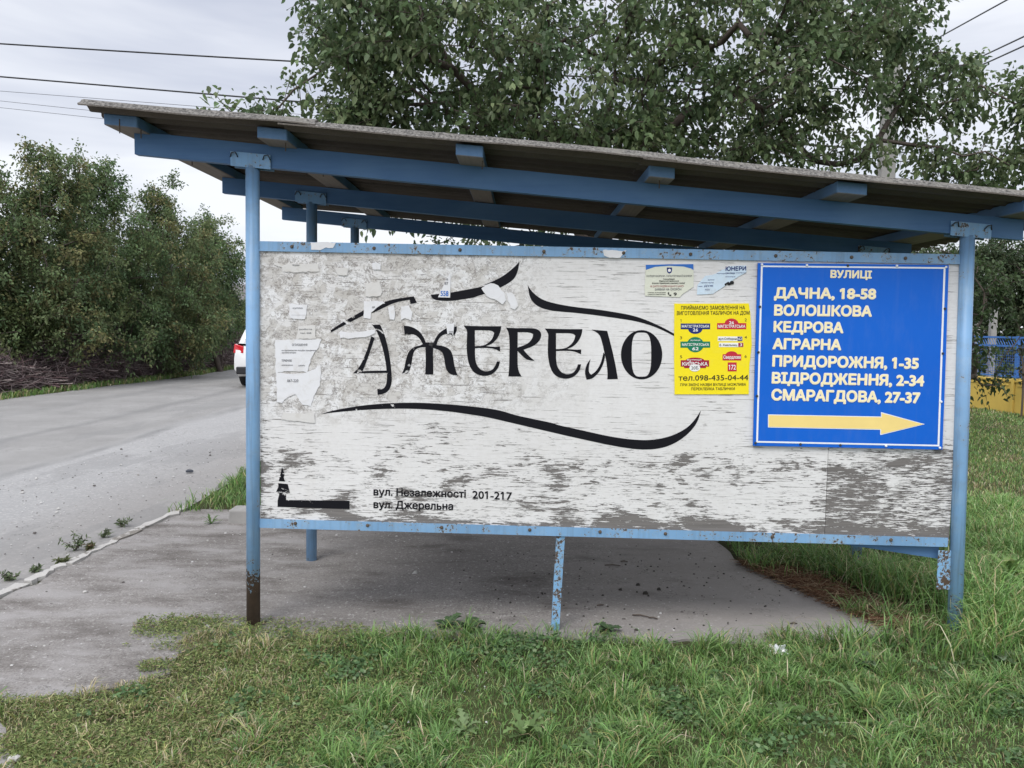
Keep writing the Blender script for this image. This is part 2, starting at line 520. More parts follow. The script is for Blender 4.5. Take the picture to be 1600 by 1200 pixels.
def road_mat():
    t, x, y, a, b, c, col = asphalt('worn road asphalt', (.235, .229, .22), (.325, .318, .306), sp=.62)
    wob = t.mul(t.sub(t.noise((1, .25, 1), 1., 4), .5), .7)
    xx = t.add(x, wob)
    bay = t.step(xx, -4.25, -3.85)                                  # the bus bay: older, paler, warmer surface
    col = t.mix(bay, col, t.mix(t.step(c, .5, .7), t.mix(a, (.24, .236, .231), (.325, .32, .314)), (.39, .38, .365)))
    seam = t.mul(t.step(t.math('ABSOLUTE', t.add(xx, 4.02)), .02, .12, .45, 0), t.step(a, .35, .6))
    tr1 = t.step(t.math('ABSOLUTE', t.add(xx, 5.55)), .02, .22, .33, 0)
    tr2 = t.step(t.math('ABSOLUTE', t.add(xx, 7.4)), .0, .35, .16, 0)
    dk = t.mx(seam, t.mx(tr1, tr2))
    col = t.mix(dk, col, (.10, .10, .10))
    dust = t.step(t.add(xx, t.mul(a, .8)), -2.6, -1.6, 0, .40)
    col = t.mix(dust, col, (.21, .19, .172))
    ckv = t.n('ShaderNodeTexVoronoi', feature='DISTANCE_TO_EDGE'); wv = t.n('ShaderNodeVectorMath', operation='ADD'); nv = t.n('ShaderNodeTexNoise'); t.put(nv.inputs['Vector'], t.map((1.5, 1.5, 1.5))); nv.inputs['Detail'].default_value = 5
    sv = t.n('ShaderNodeVectorMath', operation='SCALE'); t.put(sv.inputs[0], nv.outputs['Color']); sv.inputs['Scale'].default_value = .9
    t.put(wv.inputs[0], t.map((.55, .33, 1))); t.put(wv.inputs[1], sv.outputs[0]); t.put(ckv.inputs['Vector'], wv.outputs[0]); ckv.inputs['Scale'].default_value = 1.
    col = t.mix(t.mul(t.step(ckv.outputs['Distance'], .0, .011, .7, 0), t.step(a, .42, .56)), col, (.07, .066, .062))
    patch = t.step(t.noise((.7, .22, 1), 1.3, 5, .6), .54, .57, 0, .3); col = t.mix(patch, col, (.17, .168, .165))
    return t.bsdf(col, .9, t.bump(t.add(b, t.mul(c, .6)), .5, .006), 0, .25)


def pave_mat():
    t, x, y, a, b, c, col = asphalt('old pavement', (.185, .170, .157), (.295, .275, .258), sp=.565)
    blot = t.noise((1.1, 2.6, 1), 1.5, 6, .62)
    col = t.mix(t.mul(t.step(blot, .46, .62, 0, .8), t.step(x, .6, -.3)), col, (.31, .295, .285))
    col = t.mix(t.step(blot, .47, .33, 0, .6), col, (.075, .064, .057))
    # older smooth concrete slab towards the right of the stop
    slab = t.step(t.add(x, t.mul(t.sub(blot, .5), 1.6)), 1.5, 2.6)
    col = t.mix(t.mul(slab, .75), col, t.mix(a, (.245, .226, .208), (.35, .325, .305)))
    ckv = t.n('ShaderNodeTexVoronoi', feature='DISTANCE_TO_EDGE'); wv = t.n('ShaderNodeVectorMath', operation='ADD'); nv = t.n('ShaderNodeTexNoise'); t.put(nv.inputs['Vector'], t.map((2.2, 2.2, 2.2))); nv.inputs['Detail'].default_value = 6
    sv = t.n('ShaderNodeVectorMath', operation='SCALE'); t.put(sv.inputs[0], nv.outputs['Color']); sv.inputs['Scale'].default_value = .8
    t.put(wv.inputs[0], t.map((.9, .8, 1))); t.put(wv.inputs[1], sv.outputs[0]); t.put(ckv.inputs['Vector'], wv.outputs[0]); ckv.inputs['Scale'].default_value = 1.
    ck = t.step(ckv.outputs['Distance'], .0, .007, .75, 0)
    ck = t.mul(ck, t.step(a, .40, .52))
    col = t.mix(ck, col, (.05, .045, .04))
    return t.bsdf(col, .92, t.bump(t.add(b, t.mul(c, .8)), .55, .006), 0, .2)


M['road'] = road_mat(); M['pave'] = pave_mat()


def soil_mat():
    t = NT('lawn soil')
    a = t.noise(scale=1.4, detail=6, rough=.65); b = t.noise(scale=30, detail=5, rough=.7); g = t.noise(scale=.25, detail=4)
    col = t.mix(a, (.035, .036, .020), (.065, .075, .032))
    col = t.mix(t.step(b, .45, .7, 0, .6), col, (.075, .055, .035))
    col = t.mix(t.step(g, .4, .7, 0, .5), col, (.10, .13, .045))
    return t.bsdf(col, 1., t.bump(b, .8, .03), 0, .1)


M['soil'] = soil_mat()


def kerb_mat():
    t = NT('worn kerb concrete')
    a = t.noise(scale=7, detail=6, rough=.7); b = t.noise(scale=60, detail=4)
    col = t.mix(a, (.33, .315, .29), (.54, .525, .50)); col = t.mix(t.step(t.noise(scale=3.5, detail=6, rough=.7), .52, .56, 0, .85), col, (.15, .135, .115))
    return t.bsdf(col, .9, t.bump(t.add(a, b), .6, .01), 0, .2)


M['kerb'] = kerb_mat()
M['concrete'] = simple('grey concrete', (.30, .29, .275), .9, .16, 9)
M['cable'] = simple('black cable', (.012, .012, .013), .5, .1, 5)
M['wire'] = simple('grey wire', (.09, .09, .10), .5, .1, 5)

# ------------------------------------------------------------------ the setting
rng = np.random.default_rng(7)


def sheet(name, pts, z, m, label, cat, th=None):
    b = MB(); n = len(pts)
    b.add([(x, y, z) for x, y in pts], [tuple(range(n))])
    if th: b.add([(x, y, z) for x, y in pts] + [(x, y, z - th) for x, y in pts], [(k, (k + 1) % n, n + (k + 1) % n, n + k) for k in range(n)])
    o = b.build(name, m)
    bm = bmesh.new(); bm.from_mesh(o.data); bmesh.ops.triangulate(bm, faces=bm.faces[:])
    bmesh.ops.recalc_face_normals(bm, faces=bm.faces[:])
    for f in bm.faces:
        if f.normal.z < -.5: f.normal_flip()
    bm.to_mesh(o.data); bm.free()
    return tag(o, label, cat, None, 'structure')


sheet('ground', [(-700, -300), (700, -300), (700, 1200), (-700, 1200)], -.016, M['soil'], 'grassy ground stretching to the horizon', 'ground')
# near edge and far edge of the road as a function of Y
def road_near(y): return -1.70 + .06 * max(0, min(3, y)) - .06 * max(0, y - 3.) if y < 8 else -1.82 - .03 * (y - 8) - .12
def road_far(y): return -10.1 + .075 * y if y < 20 else -8.6 - .01 * (y - 20)
ys = list(np.linspace(-40, 70, 111))
jit = lambda a: float(rng.normal(0, a))
sheet('road', [(road_near(y) + jit(.02), y) for y in ys] + [(road_far(y) + jit(.06), y) for y in reversed(ys)], -.010, M['road'],
      'worn grey asphalt road with a paler bus bay beside the stop', 'road')


def ragged(pts, step=.12, amp=.02):
    out = []
    for i in range(len(pts)):
        a = np.array(pts[i]); b = np.array(pts[(i + 1) % len(pts)]); n = max(1, int(np.linalg.norm(b - a) / step))
        for k in range(n): out.append(tuple(a + (b - a) * k / n + rng.normal(0, amp, 2)))
    return out


PAVE = [(-1.62, -3.2), (-.1, -3.2), (-.30, -1.7), (-.52, -1.28), (-.84, -.95), (-.37, -.85), (-.20, -.64), (-.24, -.40), (-.14, -.22), (.12, -.17), (.8, -.16), (1.65, -.11), (2.6, -.10), (3.66, -.04), (3.46, .45),
        (3.14, 1.05), (3.0, 1.5), (2.95, 3.1), (-.55, 3.1), (-.75, 2.75), (-1.42, 2.72), (-1.56, 2.6), (-1.60, .5)]
sheet('pavement', ragged(PAVE), -.003, M['pave'], 'old grey pavement slab under the bus shelter', 'pavement', .05)

# kerb stones between pavement and road
yk = [-3.2, -2.2, -1.2, -.25, .62, 1.02, 1.95, 2.85]
kk = []
for i in range(len(yk) - 1):
    y0, y1 = yk[i] + .01, yk[i + 1] - .012
    b = MB(); nseg = 10
    top = []
    for k in range(nseg + 1):
        y = y0 + (y1 - y0) * k / nseg; xc = road_near(y)
        top.append((xc - .02 + jit(.010), xc + .065 + jit(.014), y))
    h = .012 + jit(.004)
    vs = []
    for x0, x1, y in top: vs += [(x0, y, -.05), (x1, y, -.05), (x1 - .008, y, h + jit(.003)), (x0 + .008, y, h + jit(.003))]
    fs = []
    for k in range(nseg):
        a = k * 4; c = a + 4
        fs += [(a + 3, a + 2, c + 2, c + 3), (a, a + 3, c + 3, c), (a + 2, a + 1, c + 1, c + 2)]
    fs += [(0, 1, 2, 3), (nseg * 4 + 3, nseg * 4 + 2, nseg * 4 + 1, nseg * 4)]
    b.add(vs, fs)
    o = b.build('kerb', M['kerb'])
    tag(o, 'row of worn whitish kerb stones between the pavement and the road', 'kerb', 'kerb stones beside the bus bay', 'structure')

# ------------------------------------------------------------------ the bus shelter
S = thing('bus_shelter', (1.9, 1.3, 0), 'open blue bus shelter with a corrugated roof and a peeling white board', 'bus shelter')
FY = [0., 1.25, 2.62]                                    # the three frames
def beam_bot(x): return 2.470 - .082 * x
BH = .105
posts = {}
lean = {(0, 0): (-.002, .012), (1, 0): (3.815, 3.765)}
for j, y in enumerate(FY):
    for s_, x in ((0, .0), (1, 3.79)):
        xb, xt = lean.get((s_, j), (x + jit(.006), x + jit(.006)))
        zt = beam_bot(xt) - .002
        b = MB(); b.tube([(xb, y, -.12), ((xb + xt) / 2, y, zt / 2), (xt, y, zt)], .0365, 18)
        p = b.build('post', M['post_rusty'] if (s_ == 0 and j == 0) else (M['post_flecked'] if s_ == 1 else M['post']), S)
        if (s_, j) == (0, 0): p['label'] = 'pale blue post with a bare rusty foot'
        # cradle plate that holds the beam, with two wire ends
        b = MB(); a = -.082
        for yy in (y - .034, y + .029):
            w = .105
            b.hexa([(xt - w, yy, beam_bot(xt - w) - .012), (xt + w, yy, beam_bot(xt + w) - .012), (xt + w, yy + .005, beam_bot(xt + w) - .012), (xt - w, yy + .005, beam_bot(xt - w) - .012),
                    (xt - w, yy, beam_bot(xt - w) + .062), (xt + w, yy, beam_bot(xt + w) + .062), (xt + w, yy + .005, beam_bot(xt + w) + .062), (xt - w, yy + .005, beam_bot(xt - w) + .062)])
        q = b.build('cradle_plate', M['plate'], p)
        for sx in (-.085, .085):
            b = MB()
            zz = beam_bot(xt + sx) + .045
            b.tube([(xt + sx - .02, y - .036, zz - .01), (xt + sx - .008, y - .05, zz + .008), (xt + sx + .01, y - .046, zz + .012), (xt + sx + .02, y - .036, zz - .012)], .0032, 6)
            b.build('binding_wire', M['bolt'], q)
xl, xr = [-.60, -.60, -.60], [4.04, 4.05, 4.06]
for j, y in enumerate(FY):
    b = MB(); n = 24; th = .024
    vs = []
    for k in range(n + 1):
        x = xl[j] + (xr[j] - xl[j]) * k / n
        sag = -.010 * math.sin(math.pi * k / n)
        z0 = beam_bot(x) + sag * .6; z1 = beam_bot(x) + BH + sag * .3
        if j == 0: z1 += .012 * (1 - k / n)
        vs += [(x, y - th, z0), (x, y + th, z0), (x, y + th, z1), (x, y - th, z1)]
    fs = []
    for k in range(n):
        a = k * 4; c = a + 4
        fs += [(a, c, c + 3, a + 3), (a + 1, a + 2, c + 2, c + 1), (a + 3, c + 3, c + 2, a + 2), (a, a + 1, c + 1, c)]
    fs += [(0, 3, 2, 1), (n * 4, n * 4 + 1, n * 4 + 2, n * 4 + 3)]
    b.add(vs, fs)
    b.build('beam', M['beam'], S)
# purlins on the beams: their front ends show under the eave
def roof_z(x): return beam_bot(x) + BH + .068
pur = [(-.60, -.17, .17), (.18, -.21, .15), (1.17, -.26, .135), (2.13, -.19, .13), (3.06, -.24, .15), (4.0, -.22, .17)]
for x, yf, w in pur:
    b = MB(); dx = .082 * w / 2
    z0 = beam_bot(x) + BH + .003; z1 = z0 + .058
    def sec(y, o=0): return [(x - w / 2, y, z0 + dx), (x + w / 2, y, z0 - dx), (x + w / 2, y, z1 - dx), (x - w / 2, y, z1 + dx)]
    A, B = sec(yf), sec(2.95)
    b.hexa([A[0], A[1], B[1], B[0], A[3], A[2], B[2], B[3]])
    b.build('purlin', M['purlin'], S, .004, 1)
# corrugated sheets: ridges run down the fall of the roof, three courses by three rows
PITCH, AMP, TH = .130, .019, .007
xs_ = [(-.74, .42), (.24, 2.18), (2.02, 4.42)]
rows = [(-.315, .87), (.74, 1.92), (1.79, 3.1)]
for i, (x0, x1) in enumerate(xs_):
    for j, (y0, y1) in enumerate(rows):
        nx = 14; ny = int((y1 - y0) / PITCH * 10)
        V = []
        lift = .010 if i < 2 else 0.
        sk = jit(.004)
        for a in range(nx + 1):
            u = a / nx; x = x0 + (x1 - x0) * u
            for k in range(ny + 1):
                y = y0 + (y1 - y0) * k / ny
                ee = (jit(.0025) if k in (0, ny) else 0)
                w = AMP * math.sin(2 * math.pi * (y - rows[0][0]) / PITCH - 1.25)
                droop = -.018 * u * u if i == 2 else -.006 * math.sin(u * 6 + i)
                V.append((x + (jit(.004) if a in (0, nx) else 0), y + ee + sk * (u - .5), roof_z(x) + AMP - .012 + w + lift * u + .008 * (j % 2) + droop * .4 + (.003 * math.sin(u * 9 + i) if k < 3 else 0)))
        nv = len(V); V2 = [(p[0], p[1], p[2] + TH) for p in V]
        fs = []; m_ = ny + 1
        for a in range(nx):
            for k in range(ny):
                q = a * m_ + k
                fs.append((q, q + 1, q + m_ + 1, q + m_)); fs.append((nv + q, nv + q + m_, nv + q + m_ + 1, nv + q + 1))
        for a in range(nx):
            q = a * m_; fs.append((q, q + m_, nv + q + m_, nv + q)); q += ny; fs.append((q + m_, q, nv + q, nv + q + m_))
        for k in range(ny):
            q = k; fs.append((q + 1, q, nv + q, nv + q + 1)); q = nx * m_ + k; fs.append((q, q + 1, nv + q + 1, nv + q))
        b = MB(); b.add(V + V2, fs, True)
        o = b.build('roof_sheet', M['asbestos'], S)
        bm = bmesh.new(); bm.from_mesh(o.data)
        for e in bm.edges:
            if e.is_manifold and e.calc_face_angle(0) > rad(50): e.smooth = False
        bm.to_mesh(o.data); bm.free()
# roofing nails poking through
b = MB()
for x, y in ((-.55, -.12), (-.62, -.2), (.2, -.15), (1.2, -.18), (2.1, -.12), (.22, .55), (-.58, .6), (-.3, .5), (.1, .62)):
    z = beam_bot(x) + BH + .01
    b.tube([(x + .03, y, z - .05), (x + .03, y, z + .02)], .003, 5)
b.build('nail', M['rusty_bolt'], S)['kind'] = 'stuff'
b = MB()
p = ony(203, 166, -.25); b.tube([(p[0], -.2, p[2] - .03), (p[0], -.2, p[2] + .02), (p[0], -.2, p[2] + .022)], [.004, .004, .012], 8)
b.build('roofing_nail', M['rusty_bolt'], S)

# the board: two plywood sheets between angle-iron rails
def bt(x): return 2.080 - .0045 * x          # top of top rail
def bb(x): return .540 - .0095 * x           # bottom of bottom rail
XS = 3.092
for k, (x0, x1, y, m) in enumerate(((.042, XS - .0015, .006, M['board']), (XS + .0015, 3.76, .0075, M['board_worn']))):
    b = MB()
    b.hexa([(x0, y, bb(x0) + .012), (x1, y, bb(x1) + .012), (x1, y + .012, bb(x1) + .012), (x0, y + .012, bb(x0) + .012),
            (x0, y, bt(x0) - .012), (x1, y, bt(x1) - .012), (x1, y + .012, bt(x1) - .012), (x0, y + .012, bt(x0) - .012)])
    o = b.build('board_sheet', m, S)
    o['label'] = ('large sheet of peeling white plywood with black painted lettering', 'narrow worn plywood sheet behind the blue sign')[k]
    if k == 0: BOARD = o


def rail(name, zf, sgn, x0, x1, h):
    b = MB(); y0, y1 = -.004, .0
    z = lambda x, d: zf(x) + sgn * d
    def quad(xa, xb, ya, yb, da, db):
        lo, hi = sorted((da * sgn, db * sgn))
        b.hexa([(xa, ya, zf(xa) + lo), (xb, ya, zf(xb) + lo), (xb, yb, zf(xb) + lo), (xa, yb, zf(xa) + lo), (xa, ya, zf(xa) + hi), (xb, ya, zf(xb) + hi), (xb, yb, zf(xb) + hi), (xa, yb, zf(xa) + hi)])
    quad(x0, x1, y0, y1, 0, h)
    quad(x0, x1, y1, y1 + .045, 0, .005)
    return b.build(name, M['rail'], S)


TR = rail('top_rail', bt, -1, .036, 3.762, .052)
BR = rail('bottom_rail', bb, 1, .036, 3.748, .050)
def bolt(x, y, z, r, m, par):
    b = MB(); b.tube([(x, y, z), (x, y - .004, z), (x, y - .007, z)], [r, r * .95, r * .55], 10); b.build('bolt', m, par)
for px in (455, 586, 723, 857, 984, 1091, 1227, 1348, 1434): 
    p = ony(px, 0); bolt(p[0], -.004, bt(p[0]) - .026, .0095, M['rusty_bolt'], TR)
for px in (459, 577, 698, 842, 957, 1064, 1239, 1433):
    p = ony(px, 0); bolt(p[0], -.004, bb(p[0]) + .030, .0095, M['rusty_bolt'], BR)
# clip at the right end of the top rail
b = MB(); b.box(3.735, 3.77, -.0115, -.0045, 1.985, 2.05); b.build('rail_clip', M['plate'], TR, .002, 1)
# support leg under the middle of the board: an angle bar, a bit out of plumb
b = MB(); x0, x1 = 1.625, 1.648
za = bb(1.65)
b.hexa([(x0, .010, -.1), (x0 + .044, .010, -.1), (x0 + .044, .014, -.1), (x0, .014, -.1), (x1, .006, za), (x1 + .046, .006, za), (x1 + .046, .010, za), (x1, .010, za)])
b.hexa([(x0, .0145, -.1), (x0 + .005, .0145, -.1), (x0 + .005, .055, -.1), (x0, .055, -.1), (x1, .0105, za), (x1 + .005, .0105, za), (x1 + .005, .052, za), (x1, .052, za)])
b.build('support_leg', M['leg'], S)
# flange plate on the right post with a slanting brace behind the bottom rail
b = MB(); b.box(3.70, 3.785, -.006, 0., .27, .485); b.build('flange_plate', M['leg'], S, .002, 1)
b = MB(); b.hexa([(3.10, .06, .508), (3.72, .03, .43), (3.72, .036, .43), (3.10, .066, .508), (3.10, .06, .56), (3.72, .03, .53), (3.72, .036, .53), (3.10, .066, .56)])
b.build('brace', M['beam'], S)


# ---- lettering painted on the board
def smooth_poly(P, it=2, keep=58):
    P = [np.array(p, float) for p in P]
    for _ in range(it):
        n = len(P); Q = []
        ang = []
        for i in range(n):
            a = P[i] - P[i - 1]; b_ = P[(i + 1) % n] - P[i]
            c = np.dot(a, b_) / (np.linalg.norm(a) * np.linalg.norm(b_) + 1e-9)
            ang.append(math.degrees(math.acos(max(-1, min(1, c)))))
        for i in range(n):
            if ang[i] > keep: Q.append(P[i])
            else: Q.append(P[i] * .75 + P[i - 1] * .25); Q.append(P[i] * .75 + P[(i + 1) % n] * .25)
        P = Q
    return P


def flat(loops, Y, Z=None):
    """polygon (first loop the outline, the rest holes) given in photo pixels, laid on the plane Y"""
    L = [[Vector(ony(p[0], p[1], Y)) for p in lp] for lp in loops]
    tri = geometry.tessellate_polygon([[Vector((p.x, p.z, 0)) for p in lp] for lp in L])
    vs = [tuple(p) for lp in L for p in lp]; fs = []
    for t in tri:
        a, b_, c = (Vector(vs[i]) for i in t)
        n = (b_ - a).cross(c - a)
        fs.append(tuple(t) if n.y < 0 else tuple(reversed(t)))
    return vs, fs


def slab(loop, Y, th, wav=0., seed=0):
    """a sheet of paper or metal: the outline in photo pixels, th thick, its front on plane Y"""
    vs, fs = flat([loop], Y); n = len(vs)
    r = random.Random(seed)
    vs = [(x, y - wav * r.random(), z) for x, y, z in vs]
    v2 = [(x, Y + th, z) for x, y, z in vs]
    L = list(range(n))
    fs2 = [tuple(n + i for i in reversed(f)) for f in fs] + [(i, (i + 1) % n, n + (i + 1) % n, n + i) for i in L]
    return vs + v2, fs + fs2


z4 = lambda P: [(380 + x / 4, 370 + y / 4) for x, y in P]
z5 = lambda P: [(740 + x / 4, 370 + y / 4) for x, y in P]
z6 = lambda P: [(380 + x / 4, 620 + y / 4) for x, y in P]
z7 = lambda P: [(760 + x / 3.3333, 640 + y / 3.3333) for x, y in P]
LY = .0048


def paint(name, polys, m, parent, y0=LY, dy=.00025, smooth=True):
    b = MB()
    for k, lp in enumerate(polys):
        loops = lp if isinstance(lp[0][0], (tuple, list, np.ndarray)) else [lp]
        if smooth: loops = [smooth_poly(q) for q in loops]
        v, f = flat(loops, y0 - dy * k); b.add(v, f)
    return b.build(name, m, parent)


E2 = [[(445, 573), (560, 577), (680, 577), (676, 610), (655, 655), (620, 688), (582, 701), (640, 706), (672, 704), (672, 735), (630, 714), (560, 712), (516, 714), (515, 760), (522, 812), (548, 848),
       (585, 862), (625, 850), (645, 820), (652, 797), (672, 797), (662, 840), (622, 880), (570, 890), (512, 872), (478, 822), (463, 740), (465, 640), (468, 606)],
      [(515, 602), (618, 602), (636, 618), (626, 655), (592, 688), (560, 700), (515, 702)]]
E1 = [[(x - 507, y - 18) for x, y in lp] for lp in E2]
o_out = [(1050 + 129 * math.cos(a), 737 + 154 * math.sin(a)) for a in np.linspace(0, 2 * math.pi, 56, endpoint=False)]
o_in = [(1049 + 61 * (1 if math.cos(a) > 0 else -1) * abs(math.cos(a)) ** .55, 736 + 138 * (1 if math.sin(a) > 0 else -1) * abs(math.sin(a)) ** .7) for a in np.linspace(0, 2 * math.pi, 60, endpoint=False)]
letters = {
    'letter_de': [z4([(806, 550), (855, 548), (880, 600), (905, 690), (920, 780), (927, 850), (930, 900), (918, 950), (890, 978), (840, 988), (838, 950), (870, 955), (893, 930), (900, 880), (893, 800), (878, 720), (855, 640), (832, 585)]),
                  z4([(800, 622), (822, 632), (802, 690), (775, 770), (748, 836), (740, 852), (686, 853), (722, 820), (752, 765), (780, 690)]),
                  z4([(700, 853), (900, 850), (900, 836), (742, 838)])],
    'letter_zhe': [z4([(1003, 555), (1040, 558), (1090, 580), (1122, 615), (1142, 660), (1145, 690), (1105, 690), (1072, 706), (1058, 745), (1052, 800), (1036, 845), (1022, 857), (990, 857), (1006, 825), (1014, 780), (1030, 722), (1062, 690), (1112, 677), (1122, 670), (1100, 630), (1060, 604), (1010, 620)]),
                   z4([(1138, 660), (1190, 660), (1186, 700), (1188, 860), (1138, 860), (1141, 760)]),
                   z4([(1182, 690), (1200, 632), (1236, 590), (1282, 565), (1335, 560), (1335, 590), (1315, 622), (1290, 604), (1252, 608), (1218, 640), (1204, 690)]),
                   z4([(1182, 676), (1242, 679), (1292, 700), (1312, 745), (1320, 812), (1340, 866), (1292, 861), (1264, 822), (1256, 752), (1240, 712), (1186, 694)])],
    'letter_ye': [[z5(l) for l in E1]],
    'letter_er': [z5([(203, 568), (276, 571), (275, 700), (275, 830), (300, 873), (217, 873), (222, 830), (226, 612)]),
                  z5([(268, 571), (345, 570), (396, 574), (424, 598), (420, 640), (382, 680), (312, 706), (342, 742), (382, 776), (330, 769), (292, 732), (268, 706), (268, 694), (335, 672), (368, 636), (372, 608), (350, 596), (268, 596)])],
    'letter_ye_second': [[z5(l) for l in E2]],
    'letter_el': [z5([(738, 580), (835, 588), (860, 680), (885, 790), (902, 889), (835, 891), (838, 860), (832, 790), (820, 735), (802, 652), (785, 606)]),
                  z5([(812, 722), (824, 740), (810, 800), (782, 850), (742, 888), (706, 893), (694, 850), (704, 800), (731, 763), (720, 810), (720, 848), (735, 862), (766, 840), (796, 790)])],
    'letter_o': [[z5(o_out), z5(o_in)]],
}
for nm, pl in letters.items():
    paint('letter', pl, M['black'], BOARD, smooth=nm != 'letter_o')
paint('swoosh', [z4([(545, 585), (640, 522), (752, 460), (754, 490), (640, 548), (550, 597)]),
                 z4([(802, 474), (850, 422), (920, 393), (1040, 375), (1066, 372), (1086, 412), (1046, 420), (1040, 393), (950, 408), (870, 447), (810, 476)])], M['black_worn'], BOARD)
paint('swoosh', [z4([(1172, 362), (1290, 350), (1400, 330), (1500, 310), (1580, 287)]) + z5([(60, 303), (140, 270), (200, 235), (256, 188), (287, 154), (276, 220), (250, 270), (180, 312), (100, 347), (0, 378)]) +
                 z4([(1500, 370), (1400, 386), (1300, 402), (1210, 398), (1180, 385)])], M['black'], BOARD)
paint('swoosh', [z5([(338, 303), (370, 350), (430, 395), (520, 420), (640, 440), (760, 452), (880, 470), (1000, 492), (1100, 528), (1190, 570), (1256, 607), (1256, 622), (1180, 582), (1090, 547), (1000, 524), (900, 509), (780, 492), (640, 475), (520, 466), (440, 452), (385, 425), (350, 380)])], M['black'], BOARD)
paint('swoosh', [z4([(485, 1108), (560, 1085), (700, 1060), (830, 1045), (1000, 1036), (1150, 1038), (1300, 1048), (1450, 1062), (1600, 1082)]) +
                 z5([(260, 1115), (380, 1140), (500, 1165)]) + z7([(370, 80), (500, 108), (640, 140), (760, 157), (860, 160), (960, 140), (1040, 100), (1085, 55), (1118, 3), (1102, 60), (1070, 107), (1020, 152), (960, 186), (890, 206), (800, 209), (700, 196), (600, 176), (480, 150), (370, 125), (200, 85), (0, 38)]) +
                 z4([(1450, 1115), (1300, 1092), (1150, 1078), (1000, 1073), (850, 1076), (700, 1085), (560, 1098)])], M['black'], BOARD)
paint('painted_arrow', [z6([(243, 438), (272, 522), (300, 532), (222, 527)]), z6([(218, 540), (278, 545), (292, 600), (268, 606), (268, 645), (665, 650), (665, 702), (215, 688), (215, 650), (226, 604), (205, 598), (220, 560)])], M['black'], BOARD, smooth=False)


def text(s, pl, pr, cap, Y, m, parent, name='lettering', bold=0., inset=None):
    """a line of type from pl to pr (photo pixels on the plane Y), cap height in pixels; bold thickens the strokes (in cap heights)"""
    cu = bpy.data.curves.new('type', 'FONT'); cu.body = s; cu.size = 1; cu.resolution_u = 3; cu.fill_mode = 'NONE'
    ob = bpy.data.objects.new('type', cu); C.objects.link(ob)
    bpy.context.view_layer.update()
    me = bpy.data.meshes.new_from_object(ob.evaluated_get(bpy.context.evaluated_depsgraph_get()))
    bpy.data.objects.remove(ob); bpy.data.curves.remove(cu)
    co = np.array([v.co[:] for v in me.vertices]); nb = {}
    for e in me.edges:
        for p, q in (e.vertices, reversed(e.vertices)): nb.setdefault(p, []).append(q)
    bpy.data.meshes.remove(me)
    seen = set(); loops = []
    for st in range(len(co)):
        if st in seen or st not in nb: continue
        lp = [st]; seen.add(st); nx = st + 1 if st + 1 in nb[st] else nb[st][0]
        while nx not in seen:
            lp.append(nx); seen.add(nx); c = [q for q in nb[nx] if q not in seen]
            if not c: break
            nx = c[0]
        L = co[lp, :2]
        if len(lp) == 4 and abs(np.ptp(L[:, 1]) - .682) < .01 and np.ptp(L[:, 0]) < .12:     # a bare stroke for the figure one: give it its flag
            xa, xb = L[:, 0].min(), L[:, 0].max(); sg = 1 if len(loops) == 0 else 1
            L = np.array([(xb, 0), (xb, .70), (xa + .01, .70), (xa - .13, .61), (xa - .13, .50), (xa, .575), (xa, 0)])
        if len(L) > 2: loops.append(L)
    # contours may cross themselves: triangulate everything and keep what has a winding number other than nought
    vv = np.concatenate(loops); ed = []; n0 = 0
    for L in loops: ed += [(n0 + i, n0 + (i + 1) % len(L)) for i in range(len(L))]; n0 += len(L)
    cv, _, cf, *_r = geometry.delaunay_2d_cdt([Vector(p) for p in vv], ed, [], 0, 1e-6)
    co = np.array([(p.x, p.y, 0) for p in cv]); fs = [tuple(f) for f in cf]
    cen = np.array([co[list(f), :2].mean(0) for f in fs]); wind = np.zeros(len(fs))
    for L in loops:
        A_, B_ = L, np.roll(L, -1, 0)
        for (ax, ay), (bx, by) in zip(A_, B_):
            if ay == by: continue
            up = (ay <= cen[:, 1]) & (by > cen[:, 1]); dn = (ay > cen[:, 1]) & (by <= cen[:, 1])
            xx = ax + (cen[:, 1] - ay) * (bx - ax) / (by - ay)
            wind += (up & (xx > cen[:, 0])) * 1. - (dn & (xx > cen[:, 0])) * 1.
    fs = [f if np.cross(co[f[1], :2] - co[f[0], :2], co[f[2], :2] - co[f[0], :2]) > 0 else f[::-1] for f, w in zip(fs, wind) if w != 0]
    x0, x1 = co[:, 0].min(), co[:, 0].max()
    A = ony(pl[0], pl[1], Y); B = ony(pr[0], pr[1], Y); H = np.linalg.norm(ony(pl[0], pl[1] - cap, Y) - A)
    rr = bold * H; ri = (bold if inset is None else inset) * H; A = A + np.array([ri, 0, ri]); B = B + np.array([-ri, 0, ri])
    u = (co[:, :1] - x0) / (x1 - x0); v = co[:, 1:2] / .729
    P = A + u * (B - A) + v * np.array([0, 0, H - 2 * ri])
    b = MB()
    offs = [(0, 0)] + ([] if not bold else [(math.cos(t) * rr, math.sin(t) * rr) for t in np.linspace(0, 2 * math.pi, 8 if bold > .03 else 4, endpoint=False) + (.39 if bold > .03 else .785)])
    for k, (dx, dz) in enumerate(offs):
        b.add([(p[0] + dx, Y - k * .0001, p[2] + dz) for p in P], fs)
    return b.build(name, m, parent)


text('вул. Незалежності', (583.5, 774), (728, 778), 12.5, LY, M['address'], BOARD, bold=.036)
text('201-217', (738, 779), (800, 781.5), 13, LY, M['address'], BOARD, bold=.030)
text('вул. Джерельна', (583.5, 794), (708, 797), 12.5, LY, M['address'], BOARD, bold=.036)


